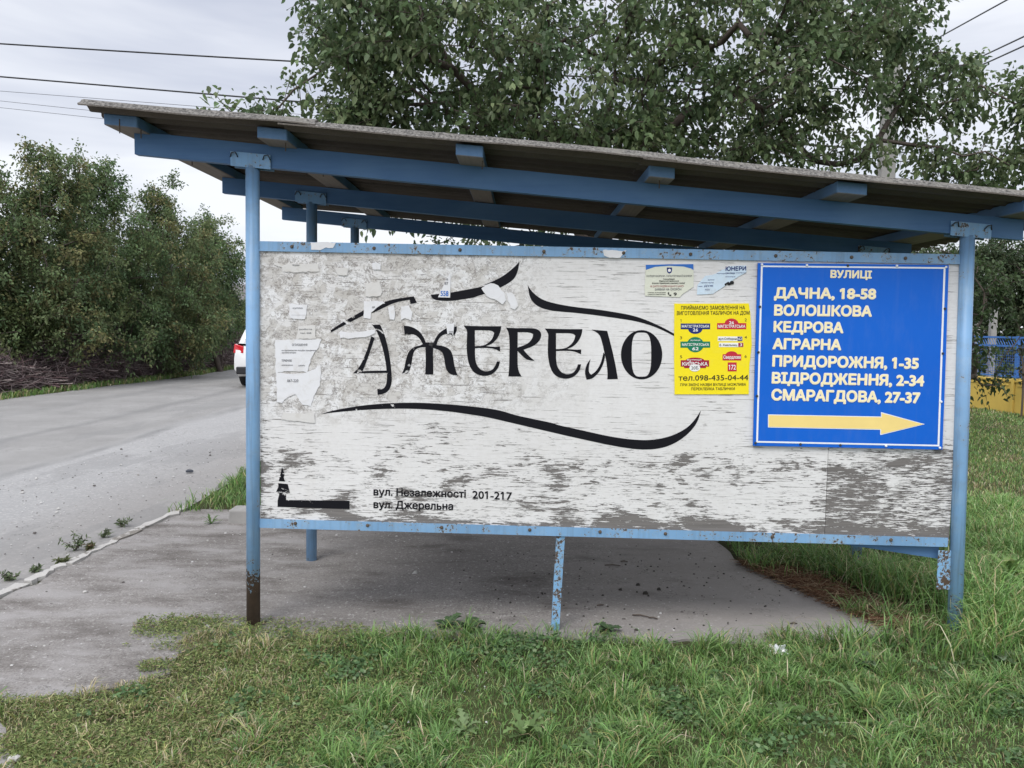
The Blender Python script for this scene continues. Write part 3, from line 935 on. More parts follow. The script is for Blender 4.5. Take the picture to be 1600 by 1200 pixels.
# ---- the blue street sign
SY = -.0125
SG = thing('street_sign', tuple(ony(1328, 700, SY)), 'blue sign of cream street names over a right-pointing arrow on the board', 'sign')
zs = lambda P: [(1160 + x / 3.529, 380 + y / 3.529) for x, y in P]
v, f = slab([(1184.5, 411), (1482.5, 414), (1478, 560), (1472.5, 702.5), (1177, 696.5), (1180.5, 550)], SY, .012)
MB().add(v, f).build('panel', M['sign_blue'], SG)
IN = [(1189, 414.8), (1477.5, 417.5), (1467.8, 697.5), (1181.5, 691.5)]
IN2 = [(1191.8, 417.2), (1474.4, 420), (1464.9, 695), (1184.4, 689)]
b = MB()
for i in range(4):
    j = (i + 1) % 4
    v, f = flat([[IN[i], IN[j], IN2[j], IN2[i]]], SY - .0012); b.add(v, f)
b.build('white_edging', M['sign_white'], SG)
lines = [('ВУЛИЦІ', 485, 712, 191, 195, 12.2), ('ДАЧНА, 18-58', 175, 735, 304, 309, 17), ('ВОЛОШКОВА', 175, 712, 399, 405, 17), ('КЕДРОВА', 172, 555, 490, 496, 17),
         ('АГРАРНА', 167, 543, 584, 590, 17), ('ПРИДОРОЖНЯ, 1-35', 165, 970, 680, 693, 17.6), ('ВІДРОДЖЕННЯ, 2-34', 162, 1000, 773, 789, 17.6), ('СМАРАГДОВА, 27-37', 160, 978, 866, 883, 17.6)]
for s, xa, xb, ya, yb, cap in lines:
    (a,), (c,) = zs([(xa, ya)]), zs([(xb, yb)])
    text(s, a, c, cap, SY - .0010, M['sign_white'], SG, 'lettering_outline', .072, .040)
    text(s, a, c, cap, SY - .0022, M['sign_cream'], SG, 'lettering', .040)
ar = [(145, 948), (768, 960), (768, 937), (997, 998), (765, 1052), (765, 1025), (145, 1012)]
v, f = flat([zs([(141, 944), (764, 956), (764, 931), (1006, 998), (760, 1058), (760, 1029), (141, 1016)])], SY - .0010); MB().add(v, f).build('arrow_outline', M['sign_white'], SG)
v, f = flat([zs(ar)], SY - .0016); MB().add(v, f).build('arrow', M['sign_gold'], SG)
for x, y, w in ((107, 118, 1), (355, 122, 1), (581, 124, 0), (851, 126, 1), (1122, 132, 1), (96, 350, 0), (88, 601, 0), (80, 842, 0), (72, 1101, 0), (320, 1108, 0), (540, 1113, 0), (791, 1118, 1), (1088, 1128, 1), (1095, 874, 1), (1104, 608, 0), (1116, 361, 0)):
    (q,) = zs([(x, y)]); p = ony(q[0], q[1], SY); bolt(p[0], SY - .0005, p[2], .0068, M['sign_white'] if w else M['bolt'], SG)


# ---- notices pasted on the board
def notice(name, loop, m, label, cat, Y=.0035, wav=.001, group=None, seed=0):
    v, f = slab(loop, Y, .0016, wav, seed)
    cx = sum(p[0] for p in v) / len(v); cz = min(p[2] for p in v)
    r = thing(name, (cx, Y, cz), label, cat, group)
    MB().add(v, f).build('paper_sheet', m, r)
    return r


zp = lambda P: [(1000 + x / 5, 390 + y / 5) for x, y in P]
YY = .0012
YP = notice('poster', zp([(268, 422), (560, 422), (850, 420), (862, 500), (868, 600), (873, 740), (862, 850), (855, 900), (850, 1010), (850, 1130), (560, 1131), (270, 1131), (266, 800)]), M['yellow_paper'],
            'bright yellow poster of house number plates left of the blue sign', 'poster', YY, 0)
TY = YY - .0009


def ptxt(s, x0, x1, y, cap, m, par, bold=.02, Y=None, dy=0):
    a, = zp([(x0, y)]); c, = zp([(x1, y + dy)])
    return text(s, a, c, cap / 5, TY if Y is None else Y, m, par, 'lettering', bold)


ptxt('ПРИЙМАЄМО ЗАМОВЛЕННЯ НА', 320, 820, 470, 30, M['ink_black'], YP, .014, None, -3)
ptxt('ВИГОТОВЛЕННЯ ТАБЛИЧОК НА ДОМ', 288, 855, 511, 30, M['ink_black'], YP, .014, None, -3)
ptxt('тел.098-435-04-44', 300, 845, 1024, 44, M['ink_black'], YP, .016, None, -4)
ptxt('ПРИ ЗМІНІ НАЗВИ ВУЛИЦІ МОЖЛИВА', 315, 828, 1066, 21, M['ink_black'], YP, .014, None, -3)
ptxt('ПЕРЕКЛЕЙКА ТАБЛИЧКИ', 400, 740, 1099, 22, M['ink_black'], YP, .014, None, -2)
for s, x, y in (('1', 315, 567), ('2', 817, 560), ('3', 311, 700), ('4', 817, 695), ('5', 312, 848), ('6', 817, 845)):
    ptxt(s, x, x + (8 if s == '1' else 17), y, 23, M['ink_black'], YP, 0)


def ell(cx, cy, rx, ry, a0=0, a1=360, n=28): return [(cx + rx * math.cos(rad(a)), cy + ry * math.sin(rad(a))) for a in np.linspace(a0, a1, n, endpoint=(a1 - a0) < 360)]
def rect(x0, y0, x1, y1): return [(x0, y0), (x1, y0), (x1, y1), (x0, y1)]


def pplate(polys, m, par=None, Y=None):
    b = MB()
    for k, q in enumerate(polys):
        v, f = flat([zp(q)], (TY if Y is None else Y) - k * .00015); b.add(v, f)
    return b.build('plate_picture', m, par or YP)


T2 = TY - .0010
PL = pplate([rect(318, 577, 548, 622), ell(432, 618, 56, 40, 0, 180)], M['ink_navy'])
ptxt('МАГІСТРАТСЬКА', 326, 540, 609, 21, M['ink_white'], PL, .03, T2); ptxt('26', 412, 453, 640, 26, M['ink_white'], PL, .03, T2)
PL = pplate([rect(602, 574, 830, 622), ell(715, 578, 54, 40, 180, 360)], M['ink_red'])
ptxt('МАГІСТРАТСЬКА', 609, 822, 611, 24, M['ink_white'], PL, .03, T2); ptxt('26', 695, 734, 583, 25, M['ink_white'], PL, .03, T2)
PL = pplate([rect(316, 718, 548, 766), ell(432, 742, 66, 60)], M['ink_green'])
ptxt('МАГІСТРАТСЬКА', 328, 538, 752, 21, M['ink_white'], PL, .03, T2); ptxt('62', 408, 458, 787, 27, M['ink_white'], PL, .03, T2); ptxt('вулиця', 395, 470, 713, 12, M['ink_white'], PL, .02, T2)
PL = pplate([rect(608, 679, 800, 715)], M['ink_white']); pplate([rect(762, 680, 799, 714)], M['ink_navy'], PL, TY - .0004)
ptxt('вул.Соборна', 614, 755, 705, 18, M['ink_black'], PL, .01, T2); ptxt('62', 768, 795, 707, 22, M['ink_white'], PL, .02, T2)
PL = pplate([rect(617, 727, 808, 761)], M['ink_white']); pplate([rect(768, 728, 807, 760)], M['ink_maroon'], PL, TY - .0004)
ptxt('Б. Хмельниц.', 622, 762, 753, 17, M['ink_black'], PL, .01, T2); ptxt('3', 779, 797, 754, 22, M['ink_white'], PL, .02, T2)
PL = pplate([rect(318, 864, 540, 914), ell(430, 870, 75, 27, 180, 360), rect(345, 905, 515, 925)], M['ink_maroon'])
ptxt('КИЇВСЬКА', 330, 528, 907, 29, M['ink_white'], PL, .03, T2); ptxt('вулиця', 368, 480, 866, 13, M['ink_white'], PL, .02, T2)
pplate([ell(428, 924, 42, 28)], M['ink_white'], PL, TY - .0008); ptxt('20Б', 400, 456, 936, 25, M['ink_black'], PL, .0, T2 - .0008)
PL = pplate([rect(645, 817, 791, 866), ell(716, 822, 46, 28, 180, 360), rect(685, 881, 755, 951)], M['ink_red'])
ptxt('Свердлова', 651, 786, 853, 27, M['ink_white'], PL, .03, T2); ptxt('172', 692, 748, 938, 40, M['ink_white'], PL, .02, T2)

YN = .0022
NB = notice('notice', zp([(45, 118), (230, 114), (417, 112), (419, 200), (418, 290), (385, 312), (360, 330), (335, 345), (310, 372), (170, 366), (40, 361), (36, 300), (40, 240), (43, 180)]), M['cream_paper'],
            'cream printed notice with blue arcs and a shield along its top', 'notice', YN, 0)
NT_ = YN - .0009
for q in ([(45, 119), (230, 115), (417, 113), (418, 160), (400, 148), (340, 132), (230, 126), (120, 134), (46, 158)],):
    b = MB(); v, f = flat([zp(q)], NT_); b.add(v, f); b.build('blue_arc', M['ink_blue'], NB)
b = MB(); v, f = flat([zp([(210, 140), (250, 140), (250, 165), (245, 178), (230, 188), (215, 178), (210, 165)])], NT_ - .0002); b.add(v, f); SH = b.build('shield_emblem', M['ink_navy'], NB)
b = MB(); v, f = flat([zp(ell(230, 162, 12, 12))], NT_ - .0005); b.add(v, f); b.build('shield_disc', M['ink_white'], SH)
for s, x0, x1, y, cap, m, bd in (('ПОЛІЦІЯ ОХОРОНИ - ГАРАНТІЯ ВАШОЇ БЕЗПЕКИ', 50, 405, 213, 14, 'ink_grey', .01), ('Сигналізація', 180, 270, 236, 12, 'ink_black', .02), ('Відеоспостереження', 150, 303, 251, 12, 'ink_black', .02),
                                 ('Кнопка термінового виклику поліції', 95, 352, 268, 13, 'ink_black', .02), ('НЕ ДАЙТЕ ЗЛОДІЯМ ЖОДНОГО ШАНСУ', 80, 342, 293, 14, 'ink_pink', .01), ('ЗАЯВКИ НА ОХОРОН', 115, 322, 319, 17, 'ink_grey', .02),
                                 ('З питань встановлення', 60, 200, 340, 9, 'ink_black', .01), ('охорони звертайтесь', 60, 200, 354, 9, 'ink_black', .01)):
    ptxt(s, x0, x1, y, cap, M[m], NB, bd, NT_ - .0003, -1)
ptxt('9', 262, 287, 361, 27, M['ink_black'], NB, .03, NT_ - .0003)
b = MB(); v, f = flat([smooth_poly(zp([(218, 334), (226, 332), (230, 342), (226, 346), (233, 354), (238, 350), (246, 355), (242, 363), (232, 362), (222, 352), (216, 342)]))], NT_ - .0003); b.add(v, f); b.build('handset_symbol', M['ink_black'], NB)

TB = notice('notice', zp([(640, 160), (668, 150), (690, 130), (760, 126), (830, 124), (832, 178), (780, 205), (735, 232), (690, 262), (640, 300), (592, 330), (570, 346), (505, 350), (445, 352), (450, 275), (480, 240), (510, 205), (560, 198), (592, 188)]), M['pale_blue_paper'],
            'torn pale blue scrap of a printed poster at the top left of the blue sign', 'notice', YN, 0)
ptxt('ЮНЕРИ', 668, 828, 166, 34, M['ink_navy'], TB, .035, NT_, -3)
for s, x0, x1, y, cap in (('кондиціонер', 600, 740, 190, 8), ('системи опалення', 668, 828, 184, 7), ('монтаж', 668, 745, 215, 8), ('котли', 530, 580, 240, 9), ('насоси труби', 475, 575, 262, 8), ('тел.', 455, 490, 292, 10), ('ДУЖ', 500, 572, 290, 14), ('ТЕХ', 505, 545, 318, 11)):
    ptxt(s, x0, x1, y, cap, M['ink_navy'], TB, .02, NT_)
b = MB()
for q in (ell(718, 258, 17, 14), [(660, 268), (690, 250), (712, 272), (695, 280), (680, 270), (666, 284)]):
    v, f = flat([zp(q)], NT_ - .0002 * len(b.v) / 30); b.add(v, f)
b.build('picture', M['ink_black'], TB)

NO = notice('notice', z4([(1272, 262), (1288, 232), (1297, 232), (1296, 300), (1293, 380), (1217, 378), (1240, 330)]), M['white_paper'], 'torn white strip with blue number 558 across the left black swoosh', 'notice', .0012, 0)
text('558', z4([(1233, 370)])[0], z4([(1283, 371)])[0], 8.6, .0004, M['ink_blue'], NO, 'lettering', .03)
text('87', z4([(1258, 300)])[0], z4([(1281, 300)])[0], 4.6, .0004, M['ink_grey'], NO, 'lettering', .02)
text('38', z4([(1266, 272)])[0], z4([(1280, 272)])[0], 3.2, .0004, M['ink_grey'], NO, 'lettering', .02)


def torn(P, a=2.2, seed=1):
    r = np.random.default_rng(seed); out = []
    for i in range(len(P)):
        p = np.array(P[i], float); q = np.array(P[(i + 1) % len(P)], float); n = max(1, int(np.linalg.norm(q - p) / 5))
        for k in range(n): out.append(tuple(p + (q - p) * k / n + r.normal(0, a * .25, 2)))
    return out


scr = [
    (z4([(200, 645), (490, 640), (472, 690), (432, 740), (395, 845), (300, 838), (200, 850)]), 'white_paper', 'large torn white notice at the left edge of the board', [('ОГОЛОШЕННЯ', 305, 400, 682, 3.2), ('на підприємство потрібні працівники', 240, 455, 714, 2), ('вахтовим методом', 242, 330, 728, 2), ('ТЕРМІНОВО', 240, 305, 780, 3), ('оплата висока', 240, 310, 806, 2), ('дзвоніть', 345, 385, 808, 2)]),
    (z4([(205, 850), (300, 856), (392, 850), (485, 808), (480, 930), (440, 1000), (420, 1060), (370, 1050), (330, 985), (280, 1000), (240, 1040), (212, 1030)]), 'white_paper', 'ragged white notice pasted below the large torn one', [('067-220', 275, 345, 908, 4)]),
    (z4([(285, 420), (400, 425), (392, 490), (385, 517), (290, 508)]), 'white_paper', 'small white note of ruled lines near the left post', [('________', 300, 390, 488, 2), ('куплю', 310, 372, 450, 2.4)]),
    (z4([(180, 165), (470, 170), (474, 215), (350, 222), (250, 218), (240, 195)]), 'dirty_paper', 'long faded strip of paper at the top left of the board', [('ПРОДАМ', 308, 350, 182, 2)]),
    (z4([(345, 560), (450, 548), (458, 638), (332, 642)]), 'dirty_paper', 'stained square note above the large torn notice', [('робота', 350, 430, 582, 2), ('тел. 098', 355, 425, 606, 2)]),
    (z4([(757, 405), (850, 400), (890, 412), (835, 445), (800, 475), (795, 512), (755, 508)]), 'white_paper', 'white torn paper corner crossing the thin left swoosh', [('№', 806, 822, 448, 3)]),
    (z4([(600, 588), (700, 598), (760, 585), (822, 580), (830, 606), (760, 626), (680, 634), (606, 628)]), 'white_paper', 'white smear of paper just left of the first black letter', []),
    (z4([(905, 440), (942, 432), (950, 470), (945, 520), (915, 515)]), 'white_paper', 'narrow white shred under the thin left swoosh', []),
    (z4([(990, 440), (1040, 428), (1055, 470), (1048, 520), (1010, 505), (985, 522)]), 'white_paper', 'ragged white shred left of the second black letter', []),
    (z4([(1270, 546), (1316, 540), (1318, 622), (1300, 600), (1278, 604)]), 'white_paper', 'small white tab on the right arm of the second letter', [('101', 1285, 1308, 606, 4)]),
    (z4([(765, 292), (850, 280), (872, 345), (858, 372), (765, 376)]), 'dirty_paper', 'pale square paper remnant above the thin left swoosh', []),
    (z5([(48, 318), (105, 290), (150, 305), (190, 350), (205, 400), (180, 425), (150, 400), (110, 385), (80, 372), (62, 340)]), 'white_paper', 'crumpled white paper lump on the tip of the left swoosh', []),
    (z5([(205, 350), (235, 345), (265, 390), (280, 430), (262, 455), (235, 440), (215, 400)]), 'white_paper', 'thin peeling shred beside the crumpled paper lump', []),
    (z4([(245, 1100), (440, 1105), (445, 1160), (300, 1150), (240, 1140)]), 'dirty_paper', 'pale paper strip under the ragged notice', []),
    (z4([(805, 165), (860, 168), (858, 205), (808, 208)]), 'white_paper', 'tiny white paper square at the top of the board', []),
    (z4([(575, 195), (655, 190), (650, 240), (590, 236)]), 'dirty_paper', 'small faded scrap left of the tiny paper square', []),
    (z4([(422, 33), (578, 36), (560, 70), (520, 66), (480, 84), (422, 85)]), 'white_paper', 'white torn tape on the left of the top rail', []),
    (z5([(805, 83), (955, 86), (930, 108), (915, 130), (850, 132), (822, 112)]), 'white_paper', 'white torn tape on the middle of the top rail', []),
]
for k, (lp, m, lab, tx) in enumerate(scr):
    onrail = 'top rail' in lab
    Y = -.0065 if onrail else .0030 - .00012 * k
    r = notice('paper_scrap', torn(lp, 2.6, k), M[m], lab, 'paper scrap', Y, .0004, 'torn paper left on the board', k)
    for s, x0, x1, y, cap in tx:
        text(s, z4([(x0, y)])[0], z4([(x1, y)])[0], cap * 1.15, Y - .0012, M['ink_grey'], r, 'lettering', .012)

# ------------------------------------------------------------------ vegetation
def leaves_mesh(name, P, D, size, col, seed, wide=.62, droop=.25, fold=.25):
    """P leaf bases, D leaf directions; each leaf two quads folded along its midrib"""
    r = np.random.default_rng(seed); n = len(P)
    D = D / (np.linalg.norm(D, axis=1, keepdims=True) + 1e-9)
    ref = r.normal(0, 1, (n, 3)); ref[:, 2] += 1.1
    S_ = np.cross(D, ref); S_ /= (np.linalg.norm(S_, axis=1, keepdims=True) + 1e-9)
    N_ = np.cross(S_, D)
    L = (size * r.uniform(.65, 1.2, n))[:, None]; w = L * wide * .5
    f = fold * w
    b0 = P; tip = P + D * L - np.array([0, 0, 1]) * L * droop
    l1 = P + D * L * .28 + S_ * w * .9 + N_ * f; l2 = P + D * L * .62 + S_ * w * .85 + N_ * f - np.array([0, 0, 1]) * L * droop * .4
    r1 = P + D * L * .28 - S_ * w * .9 + N_ * f; r2 = P + D * L * .62 - S_ * w * .85 + N_ * f - np.array([0, 0, 1]) * L * droop * .4
    V = np.stack([b0, l1, l2, tip, r2, r1], 1).reshape(-1, 3)
    i = np.arange(n)[:, None] * 6
    Q = np.concatenate([i + np.array([[0, 3, 2, 1]]), i + np.array([[0, 5, 4, 3]])])
    return mesh_np(name, V, Q, None, np.repeat(col, 6, axis=0))


def tree(name, root, stems, blobs, n_ends, per, twigs, lsize, cols, label, cat, group=None, seed=0, bark_m=None, leafm=None, trunk_r=.12, twig_len=.4,
         wide=.62, droop=.3, shell=.55, spread=.04, attach_pen=.25, inner=0):
    r = np.random.default_rng(seed)
    root = np.array(root, float)
    nodes = [root + np.array([0, 0, -.1])]; par = [-1]
    for st in stems:
        last = 0
        for p in st:
            nodes.append(np.array(p, float)); par.append(last); last = len(nodes) - 1
    wts = np.array([b[2] for b in blobs], float); wts /= wts.sum()
    ends = []
    for k in r.choice(len(blobs), n_ends, p=wts):
        c, R_, _ = blobs[k]
        d = r.normal(0, 1, 3); d /= np.linalg.norm(d)
        rr = (r.uniform(0, 1) ** (1 / 3)); rr = shell * max(rr, r.uniform(.4, 1.0)) + (1 - shell) * rr
        ends.append(np.array(c) + d * np.array(R_) * rr)
    ends = np.array(ends)
    base = np.array(stems[0][-1])
    order = np.argsort(np.linalg.norm(ends - base, axis=1))
    endidx = []
    for e in ends[order]:
        A = np.array(nodes); dd = np.linalg.norm(A - e, axis=1) + attach_pen * np.linalg.norm(A - base, axis=1) + np.where(A[:, 2] > e[2] + .3, .5, 0)
        dd[0] += 5
        k = int(np.argmin(dd)); a = A[k]; L = np.linalg.norm(e - a); m = max(1, int(L / .35)); last = k
        off = r.normal(0, .07 * L, 3); 
        for q in range(1, m + 1):
            t = q / m; p = a + (e - a) * t + off * math.sin(math.pi * t) + np.array([0, 0, .10 * L * math.sin(math.pi * t)]) + (r.normal(0, .02, 3) if q < m else 0)
            nodes.append(p); par.append(last); last = len(nodes) - 1
        endidx.append(last)
    nodes = np.array(nodes); par = np.array(par); cnt = np.zeros(len(nodes))
    for i in endidx: cnt[i] += 1
    for i in range(len(nodes) - 1, 0, -1): cnt[par[i]] += cnt[i]
    R = trunk_r * (np.maximum(cnt, .6) / cnt[0]) ** .5
    R = np.maximum(R, .0045)
    t = thing(name, tuple(root), label, cat, group)
    # wood: a tapered 6-sided frustum for each segment, the crown's fine twigs three-sided
    ch = {}
    for i in range(1, len(nodes)): ch.setdefault(par[i], []).append(i)
    b = MB()
    done = set()
    for i in range(1, len(nodes)):
        if i in done: continue
        chain = [par[i], i]; done.add(i)
        while True:
            c = [q for q in ch.get(chain[-1], []) if q not in done]
            if not c: break
            q = max(c, key=lambda z: cnt[z]); chain.append(q); done.add(q)
        rs = [min(R[chain[0]], R[chain[1]] * 1.15)] + [R[q] for q in chain[1:]]
        b.tube([nodes[q] for q in chain], rs, 7 if rs[0] > .03 else 4, False)
    # twigs and leaves
    Pl, Dl, Cl = [], [], []
    cols = [np.array(c) for c in cols]
    srcs = list(endidx)
    if inner: srcs += list(r.choice(np.arange(len(nodes) // 6, len(nodes)), inner))
    for i in srcs:
        e = nodes[i]; d0 = e - nodes[par[i]]; d0 = d0 / (np.linalg.norm(d0) + 1e-9)
        cc = cols[r.choice(len(cols), p=None)]
        for k in range(twigs):
            d = d0 * .5 + r.normal(0, .7, 3); d[2] += .1; d /= np.linalg.norm(d)
            L = twig_len * r.uniform(.5, 1.2); s0 = e - d0 * r.uniform(0, .3) * twig_len
            pe = s0 + d * L + np.array([0, 0, -.18 * L]); pm = s0 + d * L * .5 + np.array([0, 0, .03 * L])
            if lsize > .06 and k % 2 == 0: b.tube([s0, pm, pe], [.005, .0035, .002], 3, False)
            n = max(2, int(per * r.uniform(.7, 1.3)))
            u = r.uniform(.1, 1.05, n)[:, None]
            P = s0 + (pe - s0) * u + (pm - (s0 + pe) / 2) * (4 * u * (1 - u)) + r.normal(0, spread, (n, 3))
            D = d * .45 + r.normal(0, .6, (n, 3)); D[:, 2] -= .25
            col = cc * r.uniform(.72, 1.3, (n, 1)) * r.uniform(.93, 1.07, (n, 3))
            Pl.append(P); Dl.append(D); Cl.append(col)
    b.build('trunk', bark_m or M['bark'], t)
    P = np.concatenate(Pl); D = np.concatenate(Dl); Cc = np.concatenate(Cl)
    me = leaves_mesh('crown', P - root, D, lsize, Cc, seed + 5, wide, droop)
    link('crown', me, leafm or M['leaf'], t)
    return t


def blob(px, py, Y, rx, rz, ry, w, s=None):
    c = ony(px, py, Y); k = (Y - CAM[1]) / F
    return (c, (rx * k, ry, rz * k), w)


# the apricot behind the shelter
ap = [blob(700, 60, 4.7, 190, 130, 1.3, 1.25), blob(930, 100, 4.7, 220, 150, 1.6, 1.5), blob(1150, 110, 5.0, 190, 140, 1.5, 1.25), blob(1290, 90, 5.0, 105, 105, 1.3, .65), blob(1390, 50, 5.0, 60, 60, .8, .2), blob(1000, -150, 5, 430, 150, 2., 1.4),
      blob(590, 50, 4.6, 100, 70, .9, .5), blob(540, 135, 4.4, 45, 70, .5, .25), blob(480, 15, 4.5, 45, 25, .4, .11), blob(1462, 140, 5, 58, 60, .7, .24), blob(1500, 120, 5, 35, 35, .4, .08), blob(1572, 175, 4.8, 40, 50, .5, .2),
      blob(1570, 262, 4.8, 50, 36, .5, .2), blob(1480, 250, 5.1, 75, 34, .7, .16), blob(1250, 240, 5.2, 130, 42, 1., .32), blob(1020, 240, 5, 120, 40, .8, .4), blob(700, 195, 4.8, 110, 55, .9, .5), blob(830, 210, 4.5, 110, 40, .7, .4),
      blob(560, 185, 4.4, 80, 18, .35, .2), blob(400, 176, 4.3, 55, 14, .2, .06), blob(452, 140, 4.3, 7, 30, .05, .03), blob(600, 300, 5.2, 90, 60, .5, .15), blob(1280, 380, 5.6, 160, 60, .6, .3), blob(900, 360, 5.6, 300, 50, .5, .4)]
base = np.array([2.62, 5.2, 0])
tree('apricot_tree', base,
     [[base + (0.0, 0, .6), base + (-.08, 0, 1.3), base + (-.25, -.05, 2.1), base + (-.6, -.1, 3.0), base + (-1.1, -.2, 3.9)],
      [base + (.06, .05, .7), base + (.1, 0, 1.5), base + (.16, 0, 2.3), base + (.3, -.05, 3.2), base + (.35, -.1, 4.3)],
      [base + (.1, .1, .8), base + (.5, .1, 1.6), base + (1.2, .1, 2.2), base + (2.1, .0, 2.75), base + (3.0, -.1, 2.75), base + (3.7, -.1, 2.55)]],
     ap, 900, 16, 4, .070, [(.118, .168, .078), (.142, .195, .088), (.19, .238, .122), (.092, .136, .066)],
     'broad apricot tree whose dark leafy crown rises behind the shelter roof', 'tree', None, 11, None, None, .115, .36, .68, .35, spread=.05)

# shrubs that close the view under the roof
for k, (x, y, h, w) in enumerate(((1.2, 8.2, 2.95, 1.3), (3.6, 8.8, 3.05, 1.5), (6.2, 8.4, 3.0, 1.4), (8.6, 9.6, 3.1, 1.3))):
    c = (x, y, h * .55)
    tree('garden_shrub', (x, y, 0), [[(x, y, .3), (x + .05, y, .8)], [(x - .1, y, .3), (x - .3, y, .9)]], [(c, (w, .9, h * .43), 1), ((x + .3, y, h * .78), (w * .6, .6, h * .2), .4)], 150, 12, 3, .075,
         [(.05, .08, .03), (.065, .10, .04), (.04, .065, .028)],
         ['leafy shrub behind the left end of the shelter', 'leafy shrub behind the middle of the shelter', 'leafy shrub behind the right half of the board', 'leafy shrub behind the right end of the shelter'][k], 'shrub', 'shrubs behind the shelter', 30 + k, None, None, .07, .3)

# the thicket across the road
olive = [(.12, .18, .08), (.145, .205, .092), (.10, .155, .072), (.17, .205, .09)]
rust = [(.145, .185, .085), (.13, .18, .08), (.20, .195, .088), (.11, .16, .075)]
dark = [(.088, .122, .06), (.10, .135, .068), (.075, .105, .055)]


def thicket(px, Y, base_py, blobs, n, lab, cols, seed, per=24, ls=.084, tw=3, tl=.42, r=.10, shell=.4):
    p = onz(px, base_py)
    c = ony(px, base_py - 20, Y)
    root = (c[0], Y, 0)
    rs = np.random.default_rng(seed + 900); b0 = max(blobs[:2], key=lambda q: -q[1] + q[4])
    shoots = [(b0[0] + rs.uniform(-1, 1) * b0[3] * .9, b0[1] - b0[4] * rs.uniform(.7, 1.15), Y + rs.normal(0, .3), 7, 24, .12, .045 * b0[6]) for _ in range(7)]
    bl = [blob(*q) for q in list(blobs) + (shoots if n > 150 else [])]
    z0 = .7
    st = [[(root[0] + dx * .3, Y, .4), (root[0] + dx, Y + dx * .3, 1.1), (root[0] + dx * 1.6, Y, 1.9)] for dx in (-.5, .1, .55)]
    return tree('thicket_tree', root, st, bl, n, per, tw, ls, cols, lab, 'tree', 'trees across the road', seed, None, M['bgleaf'], r, tl, .55, .2, shell, .07, inner=int(n * .4))


thicket(60, 15.5, 560, [(60, 400, 15.5, 120, 130, 1.6, 2.2), (85, 290, 15.5, 60, 55, .7, .35), (65, 262, 15.5, 48, 26, .5, .07), (25, 290, 15.3, 40, 25, .5, .05), (10, 350, 15.2, 55, 60, .7, .4), (60, 500, 15.2, 120, 70, 1.4, 1)], 360, 'tall olive tree with sprigs at its top at the left of the thicket', rust, 51)
thicket(165, 17.5, 555, [(160, 420, 17.5, 90, 110, 1.6, 1.6), (155, 305, 17.5, 42, 42, .5, .25), (170, 520, 17.3, 100, 60, 1.4, .9)], 300, 'olive tree with a pointed top second from the left in the thicket', olive, 52)
thicket(265, 19.5, 550, [(265, 430, 19.5, 75, 95, 1.7, 1.6), (245, 345, 19.5, 38, 40, .6, .3), (270, 520, 19.3, 90, 60, 1.4, .9)], 300, 'brownish tree in the middle of the thicket across the road', rust, 53)
thicket(345, 22.5, 548, [(325, 430, 22.5, 50, 70, 1.7, 1.3), (325, 375, 22.5, 30, 34, .6, .35), (368, 400, 22.5, 16, 28, .5, .12), (322, 500, 22.3, 48, 55, 1.4, .8)], 230, 'green tree at the road end of the thicket nearest the white car', olive, 54)
thicket(-60, 14.5, 565, [(-60, 420, 14.5, 110, 140, 1.6, 2), (-70, 300, 14.5, 90, 60, 1, .5), (-40, 510, 14.3, 110, 60, 1.4, .8)], 300, 'tall olive tree at the left edge of the photo', olive, 55)
thicket(-220, 13.5, 570, [(-220, 420, 13.5, 120, 140, 1.6, 2), (-220, 510, 13.4, 120, 60, 1.4, .8)], 220, 'dense tree beyond the left edge of the thicket', dark, 56)
thicket(20, 14.6, 590, [(25, 500, 14.6, 70, 42, .8, 1)], 100, 'low green bush at the foot of the thicket on the left', [(.06, .085, .03), (.075, .095, .034)], 57, ls=.075, r=.05)
thicket(225, 24.5, 550, [(225, 455, 24.5, 120, 70, 1.7, 1.5), (300, 480, 24.5, 90, 60, 1.4, .9)], 260, 'dark tree in the depth of the thicket', dark, 58, ls=.11)
thicket(110, 20.5, 555, [(100, 460, 20.5, 150, 80, 1.7, 1.7)], 260, 'dark tree behind the olive trees of the thicket', dark, 59, ls=.11)
thicket(365, 29, 545, [(370, 500, 29, 28, 40, 1.2, 1)], 70, 'small bush beside the grey roof far down the road', olive, 60)


# brushwood heaped along the far verge
def sticks(name, n, fx, label, cat, seed, cols, rr=(.003, .012), ln=(.3, 1.1), lean=.6):
    r = np.random.default_rng(seed); V = []; T = []; K = []
    for i in range(n):
        p = fx(r); d = r.normal(0, 1, 3); d[2] = abs(d[2]) * lean - .1; d /= np.linalg.norm(d)
        L = r.uniform(*ln); q0 = r.uniform(rr[0], rr[1]); bend = r.normal(0, .18 * L, 3)
        pts = [p - d * L * .5, p + bend * .5, p + d * L * .5 - bend * .2]
        s = np.cross(d, r.normal(0, 1, 3)); s /= np.linalg.norm(s); s2 = np.cross(d, s)
        b = len(V)
        for j, (c, ww) in enumerate(zip(pts, (1, .8, .35))):
            for a in (0, 2.1, 4.2): V.append(c + (s * math.cos(a) + s2 * math.sin(a)) * q0 * ww)
        for j in range(2):
            for a in range(3):
                a2 = (a + 1) % 3; T.append((b + j * 3 + a, b + j * 3 + a2, b + j * 3 + 3 + a2, b + j * 3 + 3 + a))
        c = np.array(cols[r.integers(len(cols))]) * r.uniform(.7, 1.3); K += [c] * 9
    V = np.array(V); V[:, 2] = np.maximum(V[:, 2], -.01)
    o = link(name, mesh_np(name, V, np.array(T), None, np.array(K)), M['twig'])
    return tag(o, label, cat, None, 'stuff')


